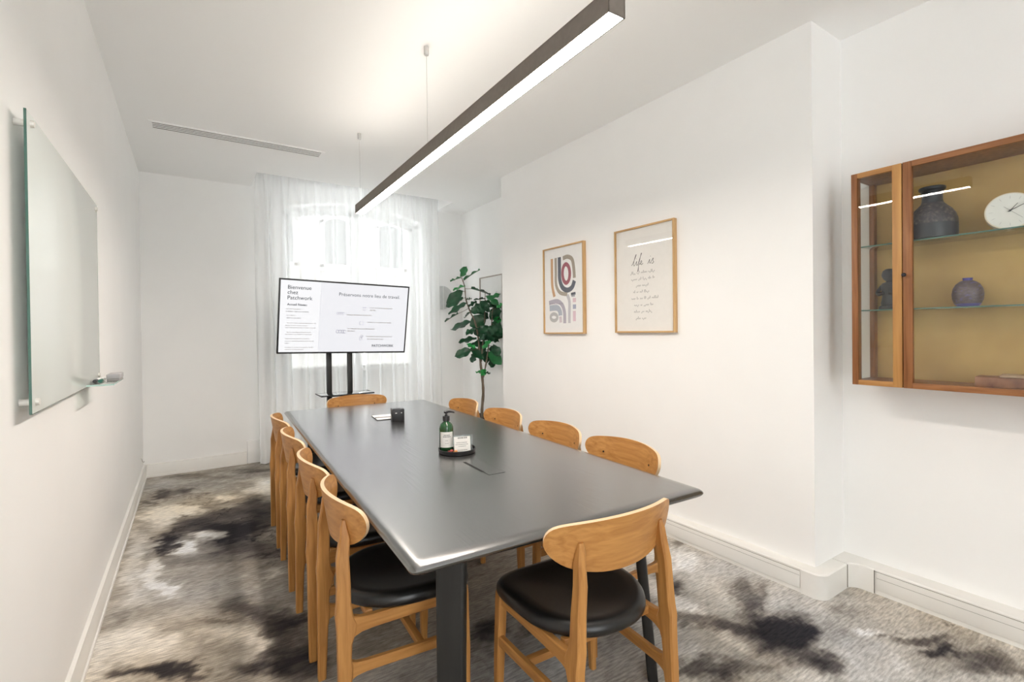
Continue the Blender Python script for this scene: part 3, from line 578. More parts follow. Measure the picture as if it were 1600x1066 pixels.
# ------------------------------------------------------------------ things on the table
ty = thing('tray', 'round black tray on the table holding the green bottle and card', 'tray', (1.118, 2.212, TZ))
MB().lathe([(.088, 0), (.092, .002), (.094, .020), (.0945, .022), (.0905, .022), (.089, .005), (.02, .004)], (0, 0, 0), 48).build('tray_dish', M['blackplastic'], ty)
bt = thing('pump_bottle', 'green pump bottle with cream label standing on the round black tray', 'bottle', (1.085, 2.265, TZ+.0045), math.radians(-24))
MB().lathe([(.031, 0), (.0345, .004), (.0355, .012), (.0355, .112), (.0345, .122), (.030, .133), (.021, .142), (.0145, .147), (.0135, .155)], (0, 0, 0), 36).build('bottle_body', M['bottle'], bt)
lbm = MB(); lbm.grid([[(.0359*math.sin(a), -.0359*math.cos(a), z) for a in [math.radians(-58+116*i/16) for i in range(17)]] for z in (.020, .098)]); lo = lbm.build('bottle_label', M['cream_paper'], bt)
lm = MB(); rs = random.Random(2)
for z, a0, a1, h in ((.080, -24, 26, .0045), (.072, -30, 28, .0045), (.054, -10, 8, .002), (.040, -12, 12, .002)):
    a = a0
    while a < a1:
        w = rs.uniform(3, 7); lm.grid([[(.0362*math.sin(math.radians(q)), -.0362*math.cos(math.radians(q)), zz) for q in (a, a+w)] for zz in (z, z+h)]); a += w+2
lm.build('label_print', M['inkgrey'], lo, smooth=False)
MB().lathe([(.0175, .150), (.0180, .152), (.0180, .172), (.0165, .174), (.008, .174), (.0075, .181), (.004, .183)], (0, 0, 0), 24).build('pump_collar', M['blackplastic'], bt)
MB().tube([(0, 0, .176), (0, 0, .193)], .0048, 10).build('pump_stem', M['blackplastic'], bt)
pm = MB(); pm.lathe([(.011, .189), (.012, .191), (.012, .1985), (.010, .200)], (0, 0, 0), 18); pm.tube(smooth_pts([(-.01, .004, .1955), (.02, -.004, .1965), (.042, -.008, .192)], 4), [.006, .006, .006, .0055, .005, .0045, .004, .0035, .003], 8); pm.build('pump_head', M['blackplastic'], bt)
# card holder turned a little from the camera
chd = thing('card_holder', 'small clear acrylic holder with a white printed card on the tray', 'card holder', (1.132, 2.168, TZ+.007), math.radians(-17))
chd.rotation_euler = (math.radians(-9), 0, math.radians(-17)); Rt = Matrix.Identity(3)
MB().box((0, .012, .041), (.096, .003, .080), .0008, Rt).build('front_sheet', M['acrylic'], chd)
MB().box((0, .026, .041), (.096, .003, .080), .0008, Rt).build('back_sheet', M['acrylic'], chd)
sb = MB(); sb.box((0, .016, .0815), (.096, .016, .003), .0008, Rt); sb.box((-.0485, .018, .041), (.003, .016, .080), .0008, Rt); sb.box((.0485, .018, .041), (.003, .016, .080), .0008, Rt); sb.box((0, .012, .002), (.10, .034, .004), .001); sb.build('block_edge', M['acrylic'], chd)
ca = MB(); ca.box((-.004, .006, .039), (.082, .0012, .074), 0, Rt); co = ca.build('card', M['cream_paper'], chd)
cp = MB(); rs = random.Random(9)
for zz, x0, x1, h in ((.066, -.022, .026, .007), (.045, -.03, .024, .003), (.036, -.034, .028, .003), (.027, -.02, .018, .003), (.009, -.024, .026, .0025)):
    x = x0
    while x < x1:
        w = rs.uniform(.003, .007); Q = [[Rt @ Vector((xx-.004, .0050, z_)) for xx in (x, min(x+w, x1))] for z_ in (zz, zz+h)]; cp.grid(Q); x += w+.0022
cp.build('card_print', M['inkgrey'], co, smooth=False)
for k, (x, y, mk, lab) in enumerate(((1.083, 2.205, 'red', 'small red wrapped sweet on the tray left of the card'), (1.098, 2.185, 'orange', 'small orange wrapped sweet on the tray before the bottle'), (1.168, 2.20, 'satin', 'small silver wrapped sweet on the tray right of the card'))):
    s_ = thing('wrapped_sweet', lab, 'sweet', (x, y, TZ+.0045), .6*k, 'sweets on the tray')
    MB().lathe([(.003, 0), (.0075, .003), (.009, .007), (.0075, .011), (.003, .014)], (0, 0, 0), 12).build('sweet', M[mk], s_)
    for sg in (-1, 1): MB().loft([[(sg*.008, -.002, .006), (sg*.008, .002, .006), (sg*.008, .002, .009), (sg*.008, -.002, .009)], [(sg*.017, -.006, .004), (sg*.017, .006, .004), (sg*.017, .006, .011), (sg*.017, -.006, .011)]]).build('wrapper_twist', M[mk], s_)
cu = thing('black_cube', 'small black cube device standing near the far end of the table', 'device', (1.185, 3.245, TZ), math.radians(-13))
MB().b2((-.042, -.042, 0), (.042, .042, .084), .004).build('cube_body', M['blackplastic'], cu)
MB().b2((-.037, -.037, .0835), (.037, .037, .0855), .001).build('cube_top', mat('glossy_black_top', (.02, .02, .022), .12), cu)
dm = MB(); dm.b2((-.020, -.0428, .056), (-.008, -.041, .0605)); dm.b2((.018, -.0428, .057), (.026, -.041, .061)); dm.build('display_mark', M['white_paper'], cu)
MB().b2((-.0428, -.012, .050), (-.041, .012, .056)).build('side_slot', M['hatch'], cu)
nb = thing('notepad', 'white notepad with dark edge lying left of the black cube', 'notepad', (1.145, 3.42, TZ), math.radians(-6))
MB().b2((-.065, -.10, 0), (.075, .10, .004), .001).build('pad_backing', M['blackplastic'], nb)
MB().b2((-.063, -.097, .004), (.073, .098, .0055)).build('pad_page', M['white_paper'], nb)
pn = thing('pen', 'slim grey pen lying on the white notepad behind the black cube', 'pen', (1.125, 3.385, TZ+.0095), math.radians(-12))
MB().tube([(-.05, 0, 0), (.055, 0, 0)], .0036, 10).build('pen_barrel', M['greyfelt'], pn); MB().tube([(.055, 0, 0), (.068, 0, 0)], [.0034, .0008], 10).build('pen_tip', M['steel'], pn); MB().b2((-.048, -.001, .003), (-.018, .001, .0055)).build('pen_clip', M['steel'], pn)

# ------------------------------------------------------------------ pictures
def picture(name, label, y_c, z_c, xw, w=.530, h=.742, paper='cream_paper', fm=('frameoak', 'frameoak_x')):
    t = thing(name, label, 'picture', (xw, y_c, z_c), -PI/2); d, b_ = .032, .012
    for s in (-1, 1):
        MB().b2((s*w/2, -d, -h/2), (s*(w/2-b_), 0, h/2), .0012).build('frame_stile', M[fm[0]], t)
        MB().b2((-w/2+b_, -d, s*h/2), (w/2-b_, 0, s*(h/2-b_)), .0012).build('frame_rail', M[fm[1]], t)
    MB().b2((-w/2+b_, -d+.012, -h/2+b_), (w/2-b_, -.004, h/2-b_)).build('print_sheet', M[paper], t)
    MB().grid([[(-w/2+b_, -d+.006, -h/2+b_), (w/2-b_, -d+.006, -h/2+b_)], [(-w/2+b_, -d+.006, h/2-b_), (w/2-b_, -d+.006, h/2-b_)]]).build('picture_glass', M['picglass'], t)
    return t
p1 = picture('framed_print', 'oak framed abstract print of curved coloured bands, left picture on the right wall', 3.180, 1.692, XP, paper='white_paper')
yp = -.0205; IW, IH = .506, .718
def pt(x, y):
    u = (x-97)/355; tp_ = 205-75*u; bt_ = 990-5*u; v = (y-tp_)/(bt_-tp_); return (-IW/2+u*IW, IH/2-v*IH)
def stroke(pts, w, c, nm='painted_band', closed=False, k=6):
    P = [pt(*p) for p in pts]
    if not closed: P = [(q.x, q.y) for q in smooth_pts([(a, b_, 0) for a, b_ in P], k)]
    o = ribbon(MB(), P, w, yp, 0, closed).build(nm, mat('print_colour', c, .7), p1, smooth=False); return o
stroke([(170, 280), (170, 420), (172, 540), (192, 645)], .032, (.62, .37, .20))
stroke([(207, 272), (207, 400), (209, 530), (245, 605), (312, 622)], .032, (.42, .37, .31))
stroke([(312, 628), (330, 690), (329, 800), (328, 898)], .033, (.58, .57, .60))
stroke([(242, 265), (242, 380), (244, 480), (268, 555), (312, 582), (355, 555), (376, 492)], .042, (.12, .13, .165))
stroke([(275, 277), (318, 262), (358, 290), (372, 380), (376, 466)], .035, (.40, .35, .29))
stroke([(303+33*math.cos(2*PI*i/28)*(1 if abs(math.sin(2*PI*i/28)) < .9 else .9), 423-90*math.sin(2*PI*i/28)) for i in range(28)], .034, (.36, .11, .14), closed=True)
stroke([(345, 622), (385, 612)], .022, (.14, .15, .18)); stroke([(348, 636), (380, 632)], .020, (.45, .46, .5))
stroke([(360, 679), (388, 677)], .034, (.72, .54, .60)); stroke([(360, 742), (388, 740)], .036, (.38, .40, .52)); stroke([(373, 782), (373, 880)], .036, (.76, .58, .65))
stroke([(138, 706), (215, 688), (262, 722), (284, 790), (286, 900)], .038, (.46, .43, .50)); stroke([(143, 757), (215, 752), (242, 785), (246, 826)], .050, (.44, .48, .55)); stroke([(246, 835), (250, 893)], .034, (.66, .58, .62))
stroke([(185+32*math.cos(2*PI*i/24), 843-32*math.sin(2*PI*i/24)) for i in range(24)], .030, (.50, .50, .50), closed=True)
stk = MB(); rs = random.Random(3)
for i in range(14):
    x = 145+i*9.5; a = pt(x, 712-abs(i-7)*.6); ribbon(stk, [(a[0], a[1]-.008), (a[0]+.004, a[1]+rs.uniform(.0, .010))], .005, yp-.0004)
stk.build('print_script', mat('print_script_ink', (.30, .27, .33), .7), p1, smooth=False)

p2 = picture('framed_print', 'oak framed handwritten text print, right picture on the right wall nearer the cabinet', 2.310, 1.698, XP)
rs = random.Random(11)
def pen_line(mb, pts, w, y=-.0205): ribbon(mb, [(q.x, q.y) for q in smooth_pts([(a, b_, 0) for a, b_ in pts], 5)], w, y)
lf = MB(); s = .001
def sc_(P, x, z, k): return [(x+a*k, z+b_*k) for a, b_ in P]
X0, Z0, K = -.108, .098, .034
for P in ([(0, .2), (.4, .6), (1.2, 2.0), (1.35, 2.3), (1.15, 2.2), (.7, 1.0), (.6, .25), (.8, .1), (1.1, .4)], [(1.1, .4), (1.45, .95), (1.4, .3), (1.55, .1), (1.8, .4)], [(1.8, .4), (2.5, 1.9), (2.75, 2.4), (2.6, 2.3), (2.1, .6), (1.75, -.8), (1.65, -1.2), (1.85, -.9), (1.95, .2), (2.3, .3)], [(2.25, .3), (2.7, .5), (2.8, .85), (2.55, .85), (2.45, .35), (2.7, .1), (3.1, .4)], [(1.3, 1.45), (1.38, 1.5)],
          [(4.3, .1), (4.6, .5), (4.85, .95), (4.8, .35), (4.95, .15), (5.25, .5)], [(5.25, .5), (5.75, 1.1), (5.65, .6), (5.85, .3), (5.5, .05), (5.3, .2)], [(5.0, 1.5), (5.1, 1.6)]):
    pen_line(lf, sc_(P, X0, Z0, K), .0034)
lf.build('lettering', M['ink'], p2, smooth=False)
sm = MB()
for zc, xa, xb, c_ in ((.045, -.118, .098, 0), (.000, -.112, .100, 0), (-.046, -.068, .030, 0), (-.090, -.092, .050, 0), (-.136, -.110, .076, 0), (-.182, -.086, .064, 0), (-.228, -.088, .058, 0), (-.275, -.072, .026, 0)):
    x = xa
    while x < xb:
        n_l = rs.randint(2, 6); P = []
        for q in range(n_l):
            up = rs.choice((.007, .008, .009, .018, -.008)); P += [(x, zc), (x+.004, zc+up), (x+.006, zc+.001)]; x += .0095
        if len(P) > 2: pen_line(sm, P, .0016)
        x += .010
sm.build('handwriting', M['inkgrey'], p2, smooth=False)
M['greyframe'] = wood('pale_grey_frame', (.42, .36, .32), (.52, .46, .42), 'z', .5, 70)
p3 = picture('framed_print', 'pale framed print in the far recess, half hidden behind the plant', 4.985, 1.640, XR2, paper='white_paper', fm=('greyframe', 'greyframe'))
mt = MB(); ribbon(mt, [(-.12, -.1), (-.05, .15), (.06, .05), (.12, .18)], .02, yp); mt.build('painted_band', mat('pale_print_ink', (.70, .71, .73), .7), p3)

# ------------------------------------------------------------------ glass whiteboard on the left wall
gb = thing('glass_board', 'frameless white glass writing board on steel standoffs on the left wall', 'whiteboard', (XL, 2.367, 1.550), PI/2)
MB().b2((-.577, -.034, -.407), (.577, -.0285, .407), .0006).build('glass_panel', M['boardglass'], gb)
ge = MB(); ge.b2((-.5785, -.0342, -.4072), (-.5770, -.0283, .4072)); ge.b2((.5770, -.0342, -.4072), (.5785, -.0283, .4072)); ge.b2((-.577, -.0342, -.4085), (.577, -.0283, -.4072)); ge.build('glass_edge', M['glassedge'], gb)
for sx in (-.538, .538):
    for sz in (-.378, .380):
        o = MB().tube([(sx, -.001, sz), (sx, -.0285, sz)], .0095, 16).build('standoff', M['satin'], gb)
        MB().tube([(sx, -.034, sz), (sx, -.042, sz)], [.010, .009], 16).build('standoff_cap', M['satin'], o)
shf = thing('pen_shelf', 'small clear glass pen shelf fixed at the far bottom end of the white board', 'shelf', (-.356, 2.80, 1.147), PI/2)
MB().b2((-.20, -.085, -.003), (.14, .0, .003), .0008).build('shelf_glass', M['shelfglass'], shf)
se = MB(); se.b2((-.20, -.0862, -.003), (.14, -.0846, .003)); se.b2((-.2015, -.0855, -.003), (-.200, 0, .003)); se.build('glass_edge', mat('aqua_glass_edge', (.45, .66, .60), .2), shf)
er = thing('board_eraser', 'grey felt board eraser lying on the clear pen shelf', 'eraser', (-.287, 2.825, 1.1505), PI/2)
MB().b2((-.075, -.022, 0), (.055, .022, .010), .001).build('felt_pad', M['greyfelt'], er); MB().b2((-.075, -.024, .010), (.055, .024, .031), .003).build('grip', mat('grey_plastic', (.42, .41, .42), .5), er)
for k, (x, mk, lb) in enumerate(((-.3205, 'blackplastic', 'black board marker on the pen shelf nearest the board'), (-.3170+.0, 'greenplastic', 'green board marker on the pen shelf beside the grey eraser'))):
    mk_o = thing('board_marker', lb, 'marker', (-.341 if k == 0 else -.324, 2.75, 1.1583), PI/2, 'board markers on the pen shelf')
    MB().tube([(-.02, 0, 0), (.055, 0, 0)], .0072, 14).build('barrel', M['white_paper'], mk_o); MB().tube([(-.065, 0, 0), (-.02, 0, 0)], .0075, 14).build('cap', M[mk], mk_o)
hk = thing('wall_hook', 'tiny grey metal hook low on the left wall near the corner', 'hook', (XL, 5.42, .235), PI/2)
MB().tube(smooth_pts([(0, 0, .02), (.0, -.010, .018), (.0, -.014, .0), (.0, -.022, -.016), (.0, -.030, -.004)], 4), .003, 8).build('hook_wire', M['steel'], hk); MB().lathe([(.009, -.0), (.009, .004)], (0, -.004, .018), 12).build('hook_plate', M['satin'], hk)

# ------------------------------------------------------------------ wall lamp beside the curtain
sn = thing('wall_sconce', 'pale grey round paper wall lamp half behind the curtain edge and plant', 'lamp', (2.705, YB, 1.79), 0)
mb = MB(); R_ = []
for r, y in ((.145, -.012), (.150, -.02), (.150, -.06), (.146, -.068), (.02, -.085)): R_.append([(r*math.cos(2*PI*j/40), y, r*math.sin(2*PI*j/40)) for j in range(40)])
mb.loft(R_).build('shade', M['sconce'], sn); MB().tube([(0, 0, 0), (0, -.02, 0)], .05, 20).build('wall_plate', M['satin'], sn)
MB().tube([(.01, -.07, .155), (.0, -.086, 0), (.012, -.07, -.155)], .003, 8).build('shade_rib', M['white_paper'], sn)

# ------------------------------------------------------------------ display cabinet
CX0, CY1, CZ0, CZ1, CYM, CY0 = 2.712, 1.076, 1.068, 2.094, .872, -.20
cab = thing('display_cabinet', 'wall hung teak display cabinet with glazed doors in the near recess', 'cabinet', (XR, .44, CZ0))
def cb_(a, b_, bev=.0015): # world-aligned box inside the cabinet
    o = Vector((XR, .44, CZ0)); return MB().b2(Vector(a)-o, Vector(b_)-o, bev)
cb_((CX0+.022, CY0, CZ0), (XR, CY1, CZ0+.022)).build('bottom_board', M['teak'], cab)
cb_((CX0+.022, CY0, CZ1-.022), (XR, CY1, CZ1)).build('top_board', M['teak'], cab)
cb_((XR-.012, CY0+.02, CZ0+.02), (XR-.004, CY1-.02, CZ1-.02), 0).build('back_panel', M['felt'], cab)
for yy, s in ((CY1, -1), (CY0, 1)):
    cb_((CX0+.022, yy, CZ0+.022), (CX0+.050, yy+s*.022, CZ1-.022)).build('side_post', M['teak'], cab)
    cb_((XR-.045, yy, CZ0+.022), (XR, yy+s*.022, CZ1-.022)).build('side_post', M['teak'], cab)
    cb_((CX0+.05, yy+s*.008, CZ0+.022), (XR-.045, yy+s*.012, CZ1-.022), 0).build('side_glass', M['glass'], cab)
cb_((CX0+.022, CYM-.006, CZ0+.022), (CX0+.040, CYM+.016, CZ1-.022)).build('mullion', M['teak'], cab)
for zz in (1.737, 1.426):
    o = cb_((CX0+.045, CY0+.024, zz), (XR-.014, CY1-.024, zz+.006), .0005).build('glass_shelf', M['shelfglass'], cab)
    cb_((CX0+.0435, CY0+.024, zz), (CX0+.045, CY1-.024, zz+.006), 0).build('shelf_edge', M['glassedge'], o)
def door(y1, y0, stile_l, stile_r, rail, knob, cl, cr2, crl):
    """one glazed leaf; y1 is its left edge as seen from the room"""
    o = MB(); org = Vector((XR, .44, CZ0))
    dr = cb_((CX0, y1, CZ0), (CX0+.022, y1-stile_l, CZ1)).build('door_left_stile', M[cl], cab)
    cb_((CX0, y0, CZ0), (CX0+.022, y0+stile_r, CZ1)).build('door_right_stile', M[cr2], cab)
    cb_((CX0, y1-stile_l, CZ0), (CX0+.022, y0+stile_r, CZ0+rail)).build('door_bottom_rail', M[crl], cab)
    cb_((CX0, y1-stile_l, CZ1-rail), (CX0+.022, y0+stile_r, CZ1)).build('door_top_rail', M[crl], cab)
    cb_((CX0+.009, y1-stile_l, CZ0+rail), (CX0+.012, y0+stile_r, CZ1-rail), 0).build('door_pane', M['glass'], cab)
    if knob:
        k = MB(); k.loft([[(CX0-org.x-d, y1-.008-org.y+r*math.cos(2*PI*j/16), 1.583-CZ0+r*math.sin(2*PI*j/16)) for j in range(16)] for d, r in ((0, .004), (.008, .004), (.010, .0085), (.017, .009), (.021, .006))]); k.build('knob', M['figure'], dr)
M['teak_y'] = wood('teak_deep', (.22, .085, .03), (.38, .165, .065), 'y', .4, 60); M['honey_y'] = wood('honey_teak_deep', (.36, .16, .05), (.60, .32, .11), 'y', .4, 32)
door(CY1, CYM+.002, .026, .036, .024, False, 'teak', 'walnut_light', 'honey_y')
door(CYM-.002, CY0, .034, .034, .026, True, 'teak', 'teak', 'teak_y')

# in the cabinet
j = thing('stoneware_jar', 'large dark blue stoneware jar with short neck on the upper glass shelf', 'jar', (2.842, .800, 1.7435))
MB().lathe([(.080, 0), (.088, .004), (.090, .020), (.090, .068)], (0, 0, 0), 40).build('jar_base', M['jar'], j)
MB().lathe([(.090, .068), (.0885, .090), (.082, .112), (.068, .136), (.052, .152), (.0405, .166)], (0, 0, 0), 40).build('jar_shoulder', M['jarband'], j)
MB().lathe([(.0405, .166), (.0375, .178), (.037, .200), (.041, .222), (.048, .228), (.049, .236), (.046, .240), (.038, .238), (.034, .200)], (0, 0, 0), 40).build('jar_neck', M['jar'], j)
ck = thing('desk_clock', 'round white clock leaning on the upper glass shelf right of the jar', 'clock', (2.835, .545, 1.744), math.radians(-79))
RC = Matrix.Rotation(math.radians(-8), 3, 'X')
def disc(r, y0, y1, n_=44, c=(0, .078)): return [[RC @ Vector((c[0]+rr*math.cos(2*PI*q/n_), y, c[1]+rr*math.sin(2*PI*q/n_))) for q in range(n_)] for rr, y in ((r, y0), (r, y1))]
MB().loft(disc(.077, -.010, .022)).build('clock_case', M['clockrim'], ck)
MB().loft(disc(.0725, -.0115, -.006)).build('clock_dial', M['clockwhite'], ck)
def hand(a, l0, l1, w, y, nm, m_):
    d = Vector((math.sin(math.radians(a)), 0, math.cos(math.radians(a)))); q = Vector((d.z, 0, -d.x)); C_ = Vector((0, y, .078))
    P = [C_+d*l0-q*w, C_+d*l0+q*w, C_+d*l1+q*w*.7, C_+d*l1-q*w*.7]; P2 = [p+Vector((0, -.0006, 0)) for p in P]
    return MB().loft([[RC @ p for p in P], [RC @ p for p in P2]]).build(nm, m_, ck)
hand(38, -.006, .036, .0013, -.0135, 'hour_hand', M['ink']); hand(62, -.008, .056, .0011, -.0145, 'minute_hand', M['ink']); hand(135, -.026, .050, .0006, -.0155, 'second_hand', M['inkgrey'])
MB().loft(disc(.0035, -.0165, -.011, 12)).build('hand_pin', M['ink'], ck)
for k in range(12): hand(k*30, .052, .064, .0006, -.0112, 'hour_mark', M['inklight'])
vs_ = thing('round_vase', 'small round violet speckled vase with tiny neck on the lower glass shelf', 'vase', (2.865, .685, 1.4325))
MB().lathe([(.026, 0), (.036, .002), (.045, .014)], (0, 0, 0), 36).build('vase_foot', M['vaseblue'], vs_)
MB().lathe([(.045, .014), (.052, .035), (.0535, .056), (.050, .080), (.040, .100), (.026, .112), (.016, .116)], (0, 0, 0), 36).build('vase_body', M['vase'], vs_)
MB().lathe([(.016, .116), (.0165, .124), (.018, .127), (.012, .127), (.011, .118)], (0, 0, 0), 24).build('vase_neck', M['vaseblue'], vs_)
fg = thing('carved_figurine', 'dark carved figurine with round head on the lower glass shelf left', 'figurine', (2.868, .975, 1.4325), -PI/2)
MB().lathe([(.040, 0), (.043, .004), (.041, .016), (.034, .020)], (0, 0, 0), 24).build('figurine_base', M['figure'], fg)
MB().lathe([(.031, .018), (.034, .03), (.030, .05), (.028, .07), (.032, .10), (.034, .118), (.028, .130), (.013, .136), (.012, .142)], (0, 0, 0), 24).build('figurine_body', M['figure'], fg)
MB().lathe([(.012, .140), (.022, .148), (.029, .162), (.0305, .174), (.026, .190), (.015, .199), (.004, .201)], (0, 0, 0), 24).build('figurine_head', M['figure'], fg)
for s_ in (-1, 1): MB().tube(smooth_pts([(s_*.030, 0, .118), (s_*.044, -.008, .09), (s_*.034, -.030, .076), (s_*.012, -.038, .082)], 4), .0085, 10).build('figurine_arm', M['figure'], fg)
bx_ = thing('wooden_box', 'low reddish wooden box on the bottom board of the cabinet', 'box', (2.845, .545, CZ0+.022), math.radians(6))
MB().b2((-.055, -.13, 0), (.055, .105, .042), .002).build('box_body', M['boxwood'], bx_); MB().b2((-.057, -.132, .043), (.057, .03, .053), .002).build('box_lid', noise_mat('pale_box_lid', [(.34, .22, .14), (.50, .36, .25)], 20, .4), bx_)

# ------------------------------------------------------------------ fiddle-leaf fig
pt_ = thing('fiddle_leaf_fig', 'tall fiddle leaf fig tree in a black pot in the far recess', 'plant', (2.77, 4.85, 0))
po = Vector((2.77, 4.85, 0))
MB().lathe([(.125, 0), (.135, .01), (.165, .36), (.168, .385), (.158, .387), (.155, .34), (.02, .338)], (0, 0, 0), 36).build('pot', M['blackplastic'], pt_)
MB().lathe([(.154, .330), (.150, .345), (.08, .352), (.01, .354)], (0, 0, 0), 28).build('soil', M['soil'], pt_)
STEMS = [[(2.763,4.833,0.274),(2.774,4.847,0.454),(2.793,4.848,0.636),(2.782,4.839,0.785),(2.778,4.871,0.967),(2.763,4.858,1.078)],
[(2.758,4.849,1.079),(2.741,4.871,1.335),(2.705,4.878,1.482),(2.677,4.916,1.571),(2.633,4.938,1.717),(2.635,4.969,1.866),(2.599,4.991,1.999)],
[(2.775,4.850,1.005),(2.780,4.826,1.188),(2.807,4.821,1.481),(2.818,4.817,1.788)],
[(2.785,4.828,0.822),(2.818,4.809,1.004),(2.859,4.814,1.223),(2.872,4.773,1.443),(2.885,4.762,1.626)]]
for k, S in enumerate(STEMS):
    P = smooth_pts([Vector(p)-po for p in S], 5); r0, r1 = ((.0185, .013), (.011, .0045), (.009, .004), (.0095, .004))[k]
    n_ = len(P); MB().tube(P, [r0+(r1-r0)*i/(n_-1)+.0012*math.sin(i*1.7) for i in range(n_)], 9).build('trunk' if k == 0 else 'branch', M['bark'], pt_)
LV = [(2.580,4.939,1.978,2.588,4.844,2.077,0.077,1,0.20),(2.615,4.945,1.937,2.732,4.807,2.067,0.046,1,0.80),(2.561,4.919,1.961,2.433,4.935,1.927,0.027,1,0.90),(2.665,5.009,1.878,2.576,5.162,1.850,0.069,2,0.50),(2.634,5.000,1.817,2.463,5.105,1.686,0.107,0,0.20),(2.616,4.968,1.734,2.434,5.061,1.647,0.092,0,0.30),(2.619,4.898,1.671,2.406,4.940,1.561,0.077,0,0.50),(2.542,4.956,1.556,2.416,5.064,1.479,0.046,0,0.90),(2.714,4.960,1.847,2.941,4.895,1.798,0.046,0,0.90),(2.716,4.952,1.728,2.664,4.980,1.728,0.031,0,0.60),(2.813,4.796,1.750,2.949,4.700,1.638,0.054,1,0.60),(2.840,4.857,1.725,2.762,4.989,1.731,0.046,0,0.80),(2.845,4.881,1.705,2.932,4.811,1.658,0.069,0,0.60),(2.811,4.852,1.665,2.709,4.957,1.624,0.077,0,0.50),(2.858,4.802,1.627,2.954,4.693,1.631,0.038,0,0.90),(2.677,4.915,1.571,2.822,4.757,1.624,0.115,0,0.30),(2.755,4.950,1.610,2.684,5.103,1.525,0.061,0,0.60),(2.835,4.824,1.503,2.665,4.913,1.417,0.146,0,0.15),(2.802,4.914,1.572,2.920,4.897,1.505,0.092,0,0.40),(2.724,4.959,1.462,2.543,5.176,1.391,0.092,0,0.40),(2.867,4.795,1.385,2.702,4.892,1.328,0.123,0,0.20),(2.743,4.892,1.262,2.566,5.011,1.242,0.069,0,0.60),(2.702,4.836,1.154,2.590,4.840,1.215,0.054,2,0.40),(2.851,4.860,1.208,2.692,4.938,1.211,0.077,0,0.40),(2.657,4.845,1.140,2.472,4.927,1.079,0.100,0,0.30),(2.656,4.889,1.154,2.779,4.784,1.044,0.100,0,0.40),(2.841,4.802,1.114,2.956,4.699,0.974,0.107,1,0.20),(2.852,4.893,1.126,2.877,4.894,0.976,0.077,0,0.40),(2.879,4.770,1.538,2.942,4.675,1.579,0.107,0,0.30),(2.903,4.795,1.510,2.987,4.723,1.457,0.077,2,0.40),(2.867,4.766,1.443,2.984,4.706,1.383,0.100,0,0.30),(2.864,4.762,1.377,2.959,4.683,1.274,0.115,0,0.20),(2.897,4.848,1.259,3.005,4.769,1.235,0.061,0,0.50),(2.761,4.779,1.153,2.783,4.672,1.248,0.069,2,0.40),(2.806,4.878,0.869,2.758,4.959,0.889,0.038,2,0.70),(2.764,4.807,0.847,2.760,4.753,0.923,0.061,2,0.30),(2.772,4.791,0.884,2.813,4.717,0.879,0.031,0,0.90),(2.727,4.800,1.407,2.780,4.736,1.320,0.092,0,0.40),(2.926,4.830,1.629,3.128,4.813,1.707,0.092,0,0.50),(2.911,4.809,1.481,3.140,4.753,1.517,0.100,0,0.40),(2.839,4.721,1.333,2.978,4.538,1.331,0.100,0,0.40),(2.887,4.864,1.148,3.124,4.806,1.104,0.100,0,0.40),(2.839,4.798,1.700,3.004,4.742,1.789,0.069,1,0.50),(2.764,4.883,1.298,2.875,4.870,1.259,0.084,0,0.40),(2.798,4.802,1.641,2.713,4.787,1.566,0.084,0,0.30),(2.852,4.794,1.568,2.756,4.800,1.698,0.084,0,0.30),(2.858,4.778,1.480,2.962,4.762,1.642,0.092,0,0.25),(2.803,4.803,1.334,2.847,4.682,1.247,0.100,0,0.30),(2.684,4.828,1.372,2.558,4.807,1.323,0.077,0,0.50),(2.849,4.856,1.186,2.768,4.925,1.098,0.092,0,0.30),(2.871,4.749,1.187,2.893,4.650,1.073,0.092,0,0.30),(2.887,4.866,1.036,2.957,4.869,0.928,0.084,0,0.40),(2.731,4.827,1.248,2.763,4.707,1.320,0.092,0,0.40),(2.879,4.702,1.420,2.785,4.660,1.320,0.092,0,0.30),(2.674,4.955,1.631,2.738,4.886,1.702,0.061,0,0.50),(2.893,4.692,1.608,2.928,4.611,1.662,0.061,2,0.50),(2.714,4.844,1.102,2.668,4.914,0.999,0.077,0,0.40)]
rs = random.Random(21); vw = Vector((-.50, -.86, .05))
for (bx0, by0, bz0, tx, ty_, tz, w, kind, edge) in LV:
    tx = min(tx, 2.97 + 0*w); B = Vector((bx0, by0, bz0)); T = Vector((tx, ty_, tz)); ax = T-B; Ln = ax.length; ax.normalize()
    up = (Vector((0, 0, 1))*(edge+.15)+vw*(1-edge)).normalized(); side = ax.cross(up).normalized(); nrm = side.cross(ax).normalized()
    wd_ = max(w*.66, Ln*.34) if edge > .5 else w*.68; P = []
    for i in range(10):
        t = i/9; prof_ = math.sin(PI*min(1, t**.85*.97+.02))**.75*(.62+.55*t) if 0 < t < 1 else .03
        row = []
        for q in (-1, -.66, -.33, 0, .33, .66, 1):
            p = B+ax*(Ln*(.0+t*1.0))+side*(q*wd_*prof_)+nrm*(.22*wd_*q*q*(1-.5*t)-.10*Ln*t*t+.012*math.sin(t*14+q*2+bz0*40)*abs(q)+(-.004 if q == 0 else 0))
            row.append(p-po)
        P.append(row)
    lf_ = MB().grid(P); th = [[p-nrm*.0012 for p in r] for r in P]; lf_.grid(th)
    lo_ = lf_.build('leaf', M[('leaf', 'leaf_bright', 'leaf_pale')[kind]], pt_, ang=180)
    # stalk from the nearest branch point
    best = min((Vector(p) for S in STEMS for p in smooth_pts(S, 6)), key=lambda q: (q-B).length)
    if (best-B).length > .006: MB().tube([best-po, (best+B)/2-po+Vector((0, 0, -.004)), B+ax*.01-po], [.0032, .0026, .0022], 6).build('leaf_stalk', M['bark'], lo_)

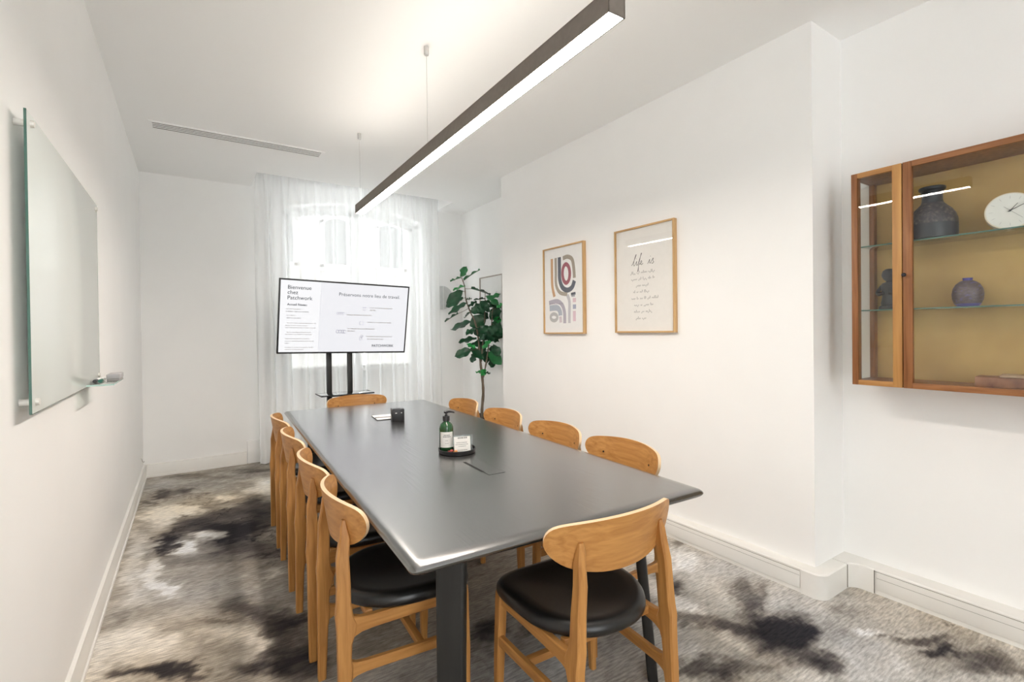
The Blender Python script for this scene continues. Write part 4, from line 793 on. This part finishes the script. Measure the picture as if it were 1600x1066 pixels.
for o in bpy.data.objects:
    if o.type == 'MESH' and o.name.startswith('Mesh'): o.name = 'part'
